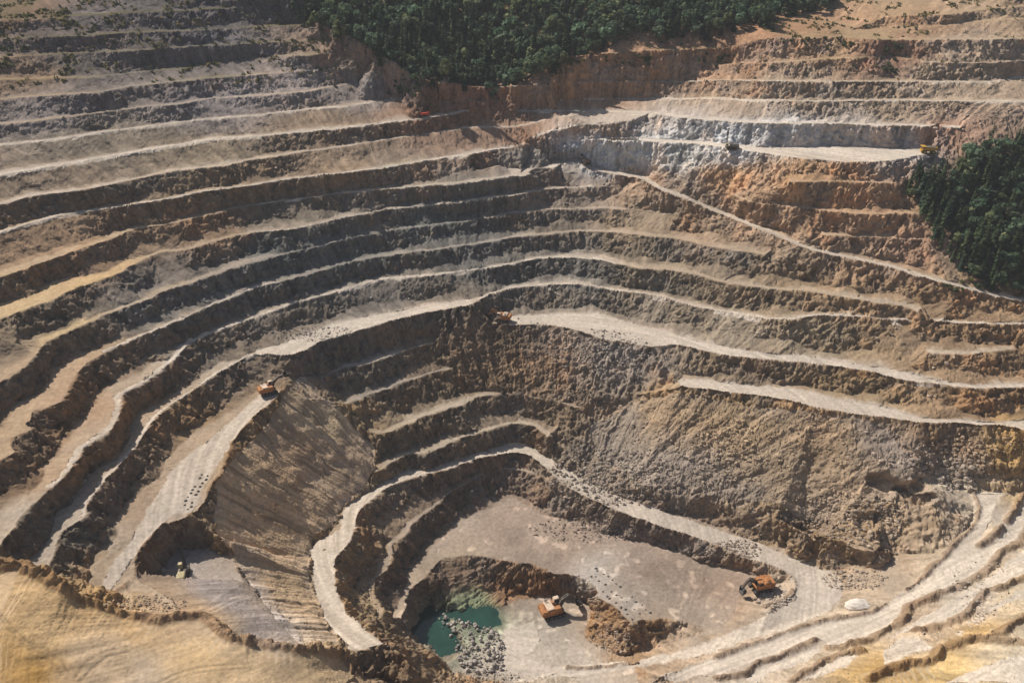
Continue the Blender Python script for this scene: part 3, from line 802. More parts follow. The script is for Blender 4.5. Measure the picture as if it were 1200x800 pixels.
# ---- raster of ground heights for setting things down
GX0, GY0, GS, GW, GH = -900.0, 120.0, 1.5, 1300, 800
def raster(V):
    H = np.full((GH, GW), np.nan)
    gx = ((V[:, 0] - GX0) / GS).astype(int); gy = ((V[:, 1] - GY0) / GS).astype(int)
    ok = (gx >= 0) & (gx < GW) & (gy >= 0) & (gy < GH)
    s = np.zeros(GH * GW); n = np.zeros(GH * GW); k = gy[ok] * GW + gx[ok]
    s = np.bincount(k, V[ok, 2], GH * GW); n = np.bincount(k, None, GH * GW)
    H = np.where(n > 0, s / np.maximum(n, 1), np.nan).reshape(GH, GW)
    for it in range(40):
        bad = np.isnan(H)
        if not bad.any(): break
        acc = np.zeros_like(H); cnt = np.zeros_like(H)
        for dy, dx in ((0, 1), (0, -1), (1, 0), (-1, 0)):
            R = np.roll(H, (dy, dx), (0, 1)); g = ~np.isnan(R); acc[g] += R[g]; cnt += g
        H = np.where(bad & (cnt > 0), acc / np.maximum(cnt, 1), H)
    return H
HM = raster(V2)
def gz(x, y):
    fx = (np.asarray(x, float) - GX0) / GS - .5; fy = (np.asarray(y, float) - GY0) / GS - .5
    ix = np.clip(fx.astype(int), 0, GW - 2); iy = np.clip(fy.astype(int), 0, GH - 2)
    tx = np.clip(fx - ix, 0, 1); ty = np.clip(fy - iy, 0, 1)
    return (HM[iy, ix] * (1 - tx) + HM[iy, ix + 1] * tx) * (1 - ty) + (HM[iy + 1, ix] * (1 - tx) + HM[iy + 1, ix + 1] * tx) * ty
def pick(x, y):
    """where a bearing meets the ground"""
    d = ray(x, y); t = np.arange(200, 1400, 0.7)
    p = np.array([0, 0, CAM_H]) + d[None] * t[:, None]
    h = gz(p[:, 0], p[:, 1]); m = p[:, 2] < h
    i = m.argmax() if m.any() else len(t) - 1
    return Vector((p[i, 0], p[i, 1], float(h[i])))

# ---- materials
def rock_material(name, bump=0.5, scale=1.0, rough=0.95):
    m = bpy.data.materials.new(name); m.use_nodes = True
    nt = m.node_tree; b = nt.nodes['Principled BSDF']
    b.inputs['Roughness'].default_value = rough
    b.inputs['Specular IOR Level'].default_value = 0.15
    at = nt.nodes.new('ShaderNodeVertexColor'); at.layer_name = 'Col'
    tc = nt.nodes.new('ShaderNodeTexCoord')
    n1 = nt.nodes.new('ShaderNodeTexNoise'); n1.inputs['Scale'].default_value = 0.55 * scale; n1.inputs['Detail'].default_value = 8; n1.inputs['Roughness'].default_value = 0.7
    nt.links.new(tc.outputs['Object'], n1.inputs['Vector'])
    r1 = nt.nodes.new('ShaderNodeMapRange'); r1.inputs[1].default_value = 0.3; r1.inputs[2].default_value = 0.7; r1.inputs[3].default_value = 0.72; r1.inputs[4].default_value = 1.26
    nt.links.new(n1.outputs['Fac'], r1.inputs[0])
    vo = nt.nodes.new('ShaderNodeTexVoronoi'); vo.inputs['Scale'].default_value = 0.8 * scale
    nt.links.new(tc.outputs['Object'], vo.inputs['Vector'])
    mx = nt.nodes.new('ShaderNodeVectorMath'); mx.operation = 'SCALE'
    nt.links.new(at.outputs['Color'], mx.inputs[0]); nt.links.new(r1.outputs[0], mx.inputs['Scale'])
    nt.links.new(mx.outputs[0], b.inputs['Base Color'])
    bp = nt.nodes.new('ShaderNodeBump'); bp.inputs['Strength'].default_value = bump; bp.inputs['Distance'].default_value = 0.8 / scale
    ad = nt.nodes.new('ShaderNodeMath'); ad.operation = 'MULTIPLY_ADD'; ad.inputs[1].default_value = 0.5
    nt.links.new(vo.outputs['Distance'], ad.inputs[0]); nt.links.new(n1.outputs['Fac'], ad.inputs[2])
    nt.links.new(ad.outputs[0], bp.inputs['Height'])
    ge = nt.nodes.new('ShaderNodeNewGeometry'); se = nt.nodes.new('ShaderNodeSeparateXYZ'); nt.links.new(ge.outputs['Normal'], se.inputs[0])
    mr = nt.nodes.new('ShaderNodeMapRange'); mr.inputs[1].default_value = .70; mr.inputs[2].default_value = .96; mr.inputs[3].default_value = bump; mr.inputs[4].default_value = min(bump, .16)
    nt.links.new(se.outputs['Z'], mr.inputs[0]); nt.links.new(mr.outputs[0], bp.inputs['Strength'])
    nt.links.new(bp.outputs[0], b.inputs['Normal'])
    return m
M_rock = rock_material('rock', 0.75)
M_road = rock_material('crushed_stone', 0.12)
# ---- ground sheets
fr = rl[F].sum(1) >= 2
def sub(name, fm, mat):
    f = F[fm]; u, inv = np.unique(f, return_inverse=True)
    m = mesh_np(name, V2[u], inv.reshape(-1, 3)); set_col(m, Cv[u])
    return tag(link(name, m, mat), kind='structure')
sub('pit_terrain', ~fr, M_rock)
sub('haul_road', fr, M_road)
print('terrain', round(time.time() - T0, 1))
# ------------------------------------------------------------------ water
def simple_mat(name, c, rough=0.6, metal=0.0, var=0.12, scale=3.0, spec=0.3):
    m = bpy.data.materials.new(name); m.use_nodes = True
    nt = m.node_tree; b = nt.nodes['Principled BSDF']
    b.inputs['Roughness'].default_value = rough; b.inputs['Metallic'].default_value = metal; b.inputs['Specular IOR Level'].default_value = spec
    tc = nt.nodes.new('ShaderNodeTexCoord'); n1 = nt.nodes.new('ShaderNodeTexNoise'); n1.inputs['Scale'].default_value = scale; n1.inputs['Detail'].default_value = 5
    nt.links.new(tc.outputs['Object'], n1.inputs['Vector'])
    r = nt.nodes.new('ShaderNodeValToRGB')
    r.color_ramp.elements[0].position = 0.3; r.color_ramp.elements[1].position = 0.7
    r.color_ramp.elements[0].color = (*[v * (1 - var * 1.6) for v in c], 1); r.color_ramp.elements[1].color = (*[min(1, v * (1 + var)) for v in c], 1)
    nt.links.new(n1.outputs['Fac'], r.inputs[0]); nt.links.new(r.outputs[0], b.inputs['Base Color'])
    return m
def col_mat(name, rough=0.9, spec=0.15):
    m = bpy.data.materials.new(name); m.use_nodes = True
    nt = m.node_tree; b = nt.nodes['Principled BSDF']
    b.inputs['Roughness'].default_value = rough; b.inputs['Specular IOR Level'].default_value = spec
    at = nt.nodes.new('ShaderNodeVertexColor'); at.layer_name = 'Col'
    nt.links.new(at.outputs['Color'], b.inputs['Base Color'])
    return m
M_water = simple_mat('green_water', (0.018, 0.056, 0.040), 0.12, 0, 0.22, 0.12, 0.5)
wp = poly_px('482,724 498,702 520,708 545,710 575,708 606,705 606,745 580,770 556,790 540,795 510,786 490,768 480,745', -13.3)
bm = bmesh.new(); f = bm.faces.new([bm.verts.new((p[0], p[1], -13.3)) for p in wp])
if f.normal.z < 0: f.normal_flip()
me = bpy.data.meshes.new('pond_water'); bm.normal_update(); bm.to_mesh(me); bm.free()
tag(link('pond_water', me, M_water), kind='structure')

# ------------------------------------------------------------------ loose rock
def ico():
    t = (1 + 5 ** .5) / 2
    v = np.array([(-1, t, 0), (1, t, 0), (-1, -t, 0), (1, -t, 0), (0, -1, t), (0, 1, t), (0, -1, -t), (0, 1, -t), (t, 0, -1), (t, 0, 1), (-t, 0, -1), (-t, 0, 1)], float)
    v /= np.linalg.norm(v[0])
    f = np.array([(0, 11, 5), (0, 5, 1), (0, 1, 7), (0, 7, 10), (0, 10, 11), (1, 5, 9), (5, 11, 4), (11, 10, 2), (10, 7, 6), (7, 1, 8), (3, 9, 4), (3, 4, 2), (3, 2, 6), (3, 6, 8), (3, 8, 9), (4, 9, 5), (2, 4, 11), (6, 2, 10), (8, 6, 7), (9, 8, 1)])
    return v, f
IV, IF = ico()
def rocks_mesh(name, P, S, C):
    n = len(P)
    Vr = IV[None] * (0.55 + 0.75 * rng.random((n, 12, 1))) * (0.6 + 0.8 * rng.random((n, 1, 3)))
    ang = rng.random(n) * 6.283; c, s = np.cos(ang), np.sin(ang)
    x = Vr[..., 0] * c[:, None] - Vr[..., 1] * s[:, None]; y = Vr[..., 0] * s[:, None] + Vr[..., 1] * c[:, None]
    Vr = np.stack([x, y, Vr[..., 2] * 0.8], -1) * S[:, None, None] + P[:, None, :]
    Fr = IF[None] + (np.arange(n) * 12)[:, None, None]
    m = mesh_np(name, Vr.reshape(-1, 3), Fr.reshape(-1, 3), False)
    set_col(m, np.repeat(C, 12, 0)); return m
from mathutils.kdtree import KDTree
kd = KDTree(len(V2) // 6 + 1)
for i in range(0, len(V2), 6): kd.insert((V2[i, 0], V2[i, 1], 0), i)
kd.balance()
def ground_col(x, y):
    return np.array([0.5 * cliffC[j] + 0.5 * flatC[j] for j in (kd.find((a, b, 0))[1] for a, b in zip(x, y))])
M_stone = col_mat('broken_stone')
RP, RS = [], []
def rubble(cx, cy, rx, ry, n, s0, s1):
    k = 0
    for _ in range(n):
        a = random.random() * 6.283; r = random.random() ** 0.6
        px_, py_ = cx + rx * r * math.cos(a), cy + ry * r * math.sin(a)
        RP.append((px_, py_)); RS.append((s0 + (s1 - s0) * random.random() ** 4) * .8)
for z in ((700, 412, 62, 26, 900, .35, 1.5), (690, 470, 30, 12, 200, .35, 1.2), (720, 560, 80, 34, 1500, .4, 1.6), (850, 540, 45, 50, 700, .4, 1.6), (800, 500, 60, 40, 250, .4, 1.3), (1110, 545, 52, 32, 1100, .45, 1.9), (1000, 612, 62, 34, 900, .4, 1.8),
          (860, 646, 32, 13, 420, .4, 1.3), (905, 700, 22, 13, 200, .4, 1.2), (690, 622, 70, 14, 500, .35, 1.2), (940, 520, 70, 40, 250, .4, 1.4), (370, 392, 55, 9, 260, .4, 1.2), (1000, 680, 40, 12, 260, .4, 1.4), (720, 750, 30, 14, 180, .35, 1.2),
          (400, 500, 40, 50, 120, .35, 1.3), (330, 600, 70, 70, 110, .35, 1.2), (430, 690, 25, 30, 250, .35, 1.0), (170, 708, 50, 10, 260, .35, 1.1), (1150, 690, 40, 40, 200, .3, 1.0), (950, 600, 100, 30, 350, .4, 1.4), (1150, 520, 50, 14, 180, .4, 1.4), (560, 793, 60, 8, 260, .3, 1.1), (620, 400, 30, 30, 120, .35, 1.1)):
    rubble(*z)
# where a bearing meets the ground, for many at once
def pick_many(px_, py_):
    d = ray(px_, py_); lo = np.full(len(d), 200.0); hit = np.full(len(d), np.nan)
    for t in np.arange(200, 1400, 1.2):
        un = np.isnan(hit)
        if not un.any(): break
        x = d[:, 0] * t; y = d[:, 1] * t; z = CAM_H + d[:, 2] * t
        hit = np.where(un & (z < gz(x, y)), t, hit)
    hit = np.nan_to_num(hit, nan=900.0)
    x = d[:, 0] * hit; y = d[:, 1] * hit
    return np.stack([x, y, gz(x, y)], -1)
RPa = np.array(RP); Pr = pick_many(RPa[:, 0], RPa[:, 1]); Sr = np.array(RS)
# stones fallen along the feet of the rock faces
m = (steep > 0.15) & (steep < 0.75) & (rng.random(len(V)) < 0.013) & (~rl)
m &= (tinv := (to_px(V)[:, 0] > -30) & (to_px(V)[:, 0] < 1230) & (to_px(V)[:, 1] > 60))
Pt = V2[m] + rng.normal(0, 1.0, (m.sum(), 3)) * [1, 1, 0]; Pt[:, 2] = gz(Pt[:, 0], Pt[:, 1]); St = 0.3 + 1.0 * rng.random(len(Pt)) ** 3
Pr = np.vstack([Pr, Pt]); Sr = np.concatenate([Sr, St])
gc = ground_col(Pr[:, 0], Pr[:, 1]) * (0.75 + 0.6 * rng.random((len(Pr), 1)))
gc = 0.85 * (0.8 * gc + 0.2 * gc.mean(1, keepdims=True))
Pr[:, 2] += Sr * 0.15
tag(link('rock_rubble', rocks_mesh('rock_rubble', Pr, Sr, gc), M_stone), kind='stuff')
print('rubble', len(Pr), round(time.time() - T0, 1))
# boulders tipped into the pond
bpoly = np.array([(506, 713), (524, 722), (545, 727), (562, 735), (580, 737), (588, 752), (592, 772), (586, 790), (566, 795), (546, 792), (536, 778), (533, 762), (526, 748), (516, 732), (506, 722)], float)
variants = []
for k in range(8):
    Vb = IV * (0.6 + 0.6 * rng.random((12, 1))) * (0.7 + 0.6 * rng.random(3))
    bmv = bmesh.new()
    vs = [bmv.verts.new(v) for v in Vb]
    for f in IF: bmv.faces.new([vs[i] for i in f])
    bmesh.ops.bevel(bmv, geom=bmv.edges[:], offset=0.08, affect='EDGES', segments=1)
    mb = bpy.data.meshes.new('boulder'); bmv.to_mesh(mb); bmv.free()
    c = np.array([0.42, 0.375, 0.335]) * (0.6 + 0.55 * rng.random())
    mb.materials.append(simple_mat('boulder_stone', tuple(c), 0.9, 0, 0.25, 1.2, 0.15)); variants.append(mb)
n = 0
pp = []
while n < 290:
    q = np.array([[500 + 95 * random.random(), 708 + 90 * random.random()]])
    if inside(bpoly, q[:, 0], q[:, 1])[0]: pp.append(q[0]); n += 1
pb = unproj(np.array(pp)[:, 0], np.array(pp)[:, 1], -13.4)
for i, p in enumerate(pb):
    o = bpy.data.objects.new('boulder', variants[i % 8]); col.objects.link(o)
    s = 0.42 + 1.15 * random.random() ** 2.2
    g = float(gz(p[0], p[1])); o.location = (p[0], p[1], max(g, -13.6) + 0.3 * s + 1.0 * random.random())
    o.scale = (s, s, s * .85); o.rotation_euler = (random.random() * 6, random.random() * 6, random.random() * 6)
    tag(o, 'pale angular boulder in the heap tipped into the green pond', 'boulder', 'boulders heaped at the pond')

# ------------------------------------------------------------------ trees
M_bark = simple_mat('bark', (0.10, 0.075, 0.05), 0.95)
M_leaf = col_mat('foliage', 0.7, 0.2)
_nt = M_leaf.node_tree; _tr = _nt.nodes.new('ShaderNodeBsdfTranslucent'); _mx = _nt.nodes.new('ShaderNodeMixShader'); _mx.inputs[0].default_value = 0.4
_nt.links.new(_nt.nodes['Color Attribute'].outputs['Color'] if 'Color Attribute' in _nt.nodes else [n for n in _nt.nodes if n.type == 'VERTEX_COLOR'][0].outputs['Color'], _tr.inputs['Color'])
_out = [n for n in _nt.nodes if n.type == 'OUTPUT_MATERIAL'][0]
_nt.links.new(_nt.nodes['Principled BSDF'].outputs[0], _mx.inputs[1]); _nt.links.new(_tr.outputs[0], _mx.inputs[2]); _nt.links.new(_mx.outputs[0], _out.inputs['Surface'])
def quads_mesh(name, C, U, Wv, colr):
    n = len(C)
    Vq = np.stack([C - U - Wv, C + U - Wv, C + U + Wv, C - U + Wv], 1).reshape(-1, 3)
    m = mesh_np(name, Vq, np.arange(4 * n).reshape(-1, 4), False)
    set_col(m, np.repeat(colr, 4, 0)); return m
def conifer_crown(h, r, tone):
    C, U, W, K = [], [], [], []
    nl = 15
    for i in range(nl):
        t = i / (nl - 1); zz = h * (0.10 + 0.88 * t); rr = r * (1 - t) ** 0.85 + 0.15
        k = max(4, int(11 * (1 - t) + 4))
        for j in range(k):
            a = random.random() * 6.283; L_ = rr * (0.55 + 0.6 * random.random())
            d = np.array([math.cos(a), math.sin(a), 0])
            for e in (0.55, 1.0):
                C.append(d * L_ * e * 0.8 + [0, 0, zz - 0.35 * L_ * e + .2 * random.random()])
                sp = 0.45 + 0.2 * L_ * (1.2 - e)
                U.append((d + [0, 0, -0.45]) * L_ * 0.30); W.append(np.array([-d[1], d[0], random.uniform(-.4, .4)]) * sp)
                K.append(tone * 1.3 * (0.6 + 0.7 * random.random()))
    return np.array(C), np.array(U), np.array(W), np.array(K)
def broad_crown(h, r, tone, nq=230, qs=0.62):
    C, U, W, K = [], [], [], []
    cl = []
    for k in range(11):
        a = random.random() * 6.283; q = random.random() ** .5 * r * .68
        cl.append((q * math.cos(a), q * math.sin(a), h * (0.42 + 0.46 * random.random() * (1 - .35 * q / r)), r * (0.30 + 0.24 * random.random()), 0.7 + 0.6 * random.random()))
    for i in range(nq):
        x, y, z, cr, b = random.choice(cl)
        d = np.random.default_rng(random.randrange(1 << 30)).normal(size=3); d /= np.linalg.norm(d)
        C.append(np.array([x, y, z]) + d * cr * (0.6 + .5 * random.random()))
        e = np.cross(d, [random.random() - .5, random.random() - .5, 1]); e /= np.linalg.norm(e); g = np.cross(d, e)
        s = qs * (0.6 + 0.8 * random.random())
        U.append(e * s + d * random.uniform(-.3, .3)); W.append(g * s * .8 + d * random.uniform(-.3, .3)); K.append(tone * 1.3 * b * (0.7 + 0.5 * random.random()))
    return np.array(C), np.array(U), np.array(W), np.array(K)
def trunk_mesh(h, r, limbs):
    bm = bmesh.new()
    def cone(p, q, a, b):
        p, q = Vector(p), Vector(q); d = q - p
        M = Matrix.Translation((p + q) / 2) @ d.to_track_quat('Z', 'Y').to_matrix().to_4x4()
        bmesh.ops.create_cone(bm, cap_ends=True, segments=7, radius1=a, radius2=b, depth=d.length, matrix=M)
    cone((0, 0, -1.5), (0, 0, h * .5), r, r * .6); cone((0, 0, h * .5), (0.1, 0.05, h * .93), r * .6, r * .12)
    for k in range(limbs):
        a = k * 2.4 + random.random(); z = h * (.3 + .4 * random.random()); l = h * .22
        cone((0, 0, z), (math.cos(a) * l, math.sin(a) * l, z + l * .7), r * .35, r * .1)
    m = bpy.data.meshes.new('trunk'); bm.to_mesh(m); bm.free(); m.materials.append(M_bark); return m
green = [np.array(c) for c in ((.036, .058, .026), (.046, .070, .030), (.032, .054, .032), (.056, .076, .030))]
conifers, broads = [], []
for k in range(10):
    h = 11 + 5 * random.random(); q = conifer_crown(h, 2.1 + .7 * random.random(), green[k % 4] * (1.0 + .12 * (k % 5)))
    mc = quads_mesh('crown', *q); mc.materials.append(M_leaf); conifers.append((mc, trunk_mesh(h, .28, 0), q))
bt = [np.array(c) for c in ((.070, .105, .055), (.085, .118, .060), (.060, .096, .056), (.105, .120, .055), (.060, .088, .052), (.080, .115, .068))]
for k in range(12):
    h = 8 + 4 * random.random(); q = broad_crown(h, 2.7 + 1.3 * random.random(), bt[k % 6] * (1.0 + .16 * (k % 5)))
    mc = quads_mesh('crown', *q); mc.materials.append(M_leaf); broads.append((mc, trunk_mesh(h, .3, 4), q))
def scatter(poly, step, jit=0.45):
    p = np.array([[float(v) for v in q.split(',')] for q in poly.split()])
    w = pick_many(p[:, 0], p[:, 1])[:, :2]
    x0, y0 = w.min(0); x1, y1 = w.max(0)
    gx, gy = np.meshgrid(np.arange(x0, x1, step), np.arange(y0, y1, step * .87))
    gx = gx + (np.arange(gx.shape[0]) % 2)[:, None] * step / 2
    gx = gx.ravel() + rng.uniform(-jit, jit, gx.size) * step; gy = gy.ravel() + rng.uniform(-jit, jit, gy.size) * step
    k = inside(w, gx, gy); return np.stack([gx[k], gy[k]], 1)
def put_tree(kind, x, y, s, label, group, cat):
    mc, mt, _ = random.choice(conifers if kind == 'c' else broads)
    r = empty('conifer_tree' if kind == 'c' else 'broadleaf_tree', (x, y, float(gz(x, y)) - .2), random.random() * 6.28)
    r.scale = (s * random.uniform(.85, 1.2), s * random.uniform(.85, 1.2), s * random.uniform(.8, 1.25))
    tag(r, label, cat, group)
    for nm, me_ in (('crown', mc), ('trunk', mt)):
        o = bpy.data.objects.new(nm, me_); col.objects.link(o); o.parent = r
spots = [(x, y, 'R') for x, y in scatter('1052,205 1072,246 1086,273 1102,299 1122,318 1142,334 1178,344 1235,352 1262,180 1215,150 1185,165 1145,178 1122,198 1095,206 1066,200', 5.2)]
top = [(x, y, 'T') for x, y in scatter('330,14 372,37 405,57 440,75 468,90 495,105 530,110 575,110 652,103 660,84 656,72 700,63 750,51 850,45 872,36 905,22 968,13 1010,-12 980,-14 640,-14 350,-14', 6.4)]
top += [(x, y, 'T') for x, y in scatter('880,28 905,22 905,38 888,36', 5)]
_sp = to_px(np.array([(x, y, float(gz(x, y))) for x, y, _ in spots]))
spots = [s for s, q in zip(spots, _sp) if not (q[0] < 1122 and q[1] < 209)]
allT = spots + top
allT.sort(key=lambda t: math.hypot(t[0], t[1]))
cnt = {'c': 0, 'b': 0}; rest = []
for x, y, zone in allT:
    nz = float(vnoise([x / 22], [y / 22], 0, 5)[0])
    pc = (0.62 if zone == 'R' else 0.30) + 0.5 * nz
    kind = 'c' if random.random() < pc else 'b'
    if cnt[kind] >= 295: rest.append((x, y, kind)); continue
    cnt[kind] += 1
    if zone == 'R': lab = 'dark pointed conifer in the wood on the right hand slope' if kind == 'c' else 'rounded leafy tree in the wood on the right hand slope'
    else: lab = 'dark pointed conifer in the forest along the far rim' if kind == 'c' else 'rounded leafy tree in the forest along the far rim'
    put_tree(kind, x, y, (.62 + .85 * random.random() ** 1.6) if zone == 'R' else (.75 + .95 * random.random() ** 1.6), lab, ('conifers' if kind == 'c' else 'leafy trees') + (' of the right hand wood' if zone == 'R' else ' of the far forest'), 'tree')
# the wood goes on over the hill
_hx, _hy = np.meshgrid(np.arange(-280, 460, 8.5), np.arange(740, 1040, 8.5)); _hx = _hx.ravel() + rng.uniform(-3.5, 3.5, _hx.size); _hy = _hy.ravel() + rng.uniform(-3.5, 3.5, _hy.size)
_hp = to_px(np.stack([_hx, _hy, gz(_hx, _hy)], 1)); _ang = 600 + FPX * _hx / (_hy * CP + (CAM_H - gz(_hx, _hy)) * SP)
for x, y, p in zip(_hx, _hy, _hp):
    if p[1] < -14 and 325 < p[0] < 1000: rest.append((x, y, 'c' if random.random() < .3 else 'b'))
CQ, UQ, WQ, KQ = [], [], [], []
for x, y, kind in rest:
    _, _, (C, U, W, K) = random.choice(conifers if kind == 'c' else broads)
    sel = rng.random(len(C)) < 0.6
    s = .75 + .95 * random.random() ** 1.6; a = random.random() * 6.28; R = np.array([[math.cos(a), -math.sin(a), 0], [math.sin(a), math.cos(a), 0], [0, 0, 1]]) * s
    CQ.append(C[sel] @ R.T + [x, y, float(gz(x, y)) - .2]); UQ.append(U[sel] @ R.T * 1.25); WQ.append(W[sel] @ R.T * 1.25); KQ.append(K[sel] * random.uniform(.8, 1.2))
mf = quads_mesh('forest', np.vstack(CQ), np.vstack(UQ), np.vstack(WQ), np.vstack(KQ))
tag(link('forest', mf, M_leaf), kind='stuff')
print('trees', cnt, len(rest), round(time.time() - T0, 1))
# bushes on the benches
bushes = []
for k in range(4):
    C, U, W, K = broad_crown(3.2, 1.7, bt[k] * np.array([1.15, 1.0, .8]), 90, .42)
    mc = quads_mesh('bush', C - [0, 0, .9], U, W, K); mc.materials.append(M_leaf); bushes.append(mc)
bpts = []
for cx, cy, rx, ry, nn, lab, grp in ((668, 76, 22, 6, 16, 'small green bush near the forest edge on the upper right benches', 'bushes by the forest edge'), (735, 74, 30, 6, 16, 'small green bush on the bench below the far forest', 'bushes below the far forest'), (838, 71, 24, 4, 12, 'small green bush on the bench right of the bush clump', 'bushes on the upper bench'),
        (1045, 72, 14, 18, 22, 'dark bush in the overgrown gully of the upper right benches', 'bushes in the gully'), (960, 52, 45, 6, 14, 'low bush on the brown bench under the right end of the forest', 'bushes under the forest end'), (480, 104, 45, 9, 26, 'bush at the notch where left benches meet the forest', 'bushes at the notch'), (1130, 335, 30, 8, 12, 'low bush under the right hand wood beside the ramp road', 'bushes beside the ramp road')):
    for _ in range(nn):
        a = random.random() * 6.283; r = random.random() ** .5; bpts.append((cx + rx * r * math.cos(a), cy + ry * r * math.sin(a), lab, grp))
bw = pick_many(np.array([b[0] for b in bpts]), np.array([b[1] for b in bpts]))
for p, b in zip(bw, bpts):
    o = bpy.data.objects.new('bush', random.choice(bushes)); col.objects.link(o); o.location = p; s = random.uniform(.5, 1.25); o.scale = (s, s, s * random.uniform(.7, 1.1)); o.rotation_euler.z = random.random() * 6
    tag(o, b[2], 'bush', b[3])
# scrub and dry grass on the old benches
tp = to_px(V2)
dens = np.clip(sstep(112, 60, tp[:, 1]) * sstep(480, 380, tp[:, 0]), 0, 1) + 0.34 * (tp[:, 0] > 640) * sstep(112, 40, tp[:, 1])
dens = dens * sstep(-.1, .35, fbm(X / 14, Y / 14, Z / 14, 121, 3)) * sstep(.72, .9, base_nz)
m = (rng.random(len(V)) < dens * 0.10) & (tp[:, 1] > -25)
Ps = V2[m]; n = len(Ps)
C = np.repeat(Ps, 5, 0) + rng.normal(0, .7, (n * 5, 3)) * [1, 1, .35] + [0, 0, .45]
U = rng.normal(0, .45, (n * 5, 3)); W = rng.normal(0, .45, (n * 5, 3))
base = np.where(rng.random((n, 1)) < .55, np.array([[.075, .085, .035]]), np.array([[.20, .165, .07]])) * (.6 + .8 * rng.random((n, 1)))
tag(link('scrub', quads_mesh('scrub', C, U, W, np.repeat(base, 5, 0)), M_leaf), kind='stuff')
print('scrub', n, round(time.time() - T0, 1))
# ------------------------------------------------------------------ machines
def bx(bm, lo, hi, bev=0.0, M=None, taper=None):
    v = [bm.verts.new((x, y, z)) for z in (lo[2], hi[2]) for y in (lo[1], hi[1]) for x in (lo[0], hi[0])]
    if taper:     # shrink the top
        c = ((lo[0] + hi[0]) / 2, (lo[1] + hi[1]) / 2)
        for q in v[4:]: q.co.x = c[0] + (q.co.x - c[0]) * taper[0] + (taper[2] if len(taper) > 2 else 0); q.co.y = c[1] + (q.co.y - c[1]) * taper[1]
    fs = [bm.faces.new([v[i] for i in f]) for f in ((0, 2, 3, 1), (4, 5, 7, 6), (0, 1, 5, 4), (2, 6, 7, 3), (0, 4, 6, 2), (1, 3, 7, 5))]
    if bev: 
        r = bmesh.ops.bevel(bm, geom=list({e for f in fs for e in f.edges}), offset=bev, affect='EDGES', segments=2)
    if M is not None: bmesh.ops.transform(bm, matrix=M, verts=[q for q in v if q.is_valid])
def tube(bm, p, q, r0, r1=None, seg=12):
    p, q = Vector(p), Vector(q); d = q - p
    M = Matrix.Translation((p + q) / 2) @ d.to_track_quat('Z', 'Y').to_matrix().to_4x4()
    bmesh.ops.create_cone(bm, cap_ends=True, segments=seg, radius1=r0, radius2=r0 if r1 is None else r1, depth=d.length, matrix=M)
def beam(bm, pts, w, hs):
    """box beam along pts in the xz plane, half width w, half heights hs"""
    rings = []
    for i, p in enumerate(pts):
        a = Vector(pts[max(i - 1, 0)]); b = Vector(pts[min(i + 1, len(pts) - 1)]); d = (b - a).normalized()
        nn = Vector((-d.z, 0, d.x)); c = Vector(p)
        rings.append([bm.verts.new(c + Vector((0, s * w, 0)) + nn * t * hs[i]) for s, t in ((-1, -1), (1, -1), (1, 1), (-1, 1))])
    for A, B in zip(rings[:-1], rings[1:]):
        for k in range(4): bm.faces.new([A[k], A[(k + 1) % 4], B[(k + 1) % 4], B[k]])
    bm.faces.new(rings[0][::-1]); bm.faces.new(rings[-1])
def done(bm, name, mat, parent, smooth=False):
    bmesh.ops.recalc_face_normals(bm, faces=bm.faces[:])
    m = bpy.data.meshes.new(name); bm.to_mesh(m); bm.free()
    return link(name, m, mat, parent)
M_orange = simple_mat('orange_paint', (0.44, 0.20, 0.08), .65, 0, .35, 1.3)
M_yellow = simple_mat('yellow_paint', (0.56, 0.33, 0.06), .5, 0, .2, 1.3)
M_cream = simple_mat('dusty_cream_paint', (0.56, 0.47, 0.26), .5, 0, .2, 1.3)
M_dark = simple_mat('dark_steel', (0.035, 0.034, 0.034), .6, 0, .3, 2.0)
M_steel = simple_mat('dusty_steel', (0.20, 0.18, 0.16), .55, .2, .25, 2.0)
M_glass = simple_mat('cab_glass', (0.02, 0.025, 0.03), .1, 0, .1, 1.0, .6)
M_brown = simple_mat('dark_brown_paint', (0.09, 0.07, 0.06), .6, 0, .25, 1.5)
M_red = simple_mat('red_paint', (0.50, 0.06, 0.03), .5, 0, .15, 1.5)
M_pale = simple_mat('pale_roof_paint', (0.66, 0.52, 0.40), .5, 0, .15, 1.5)
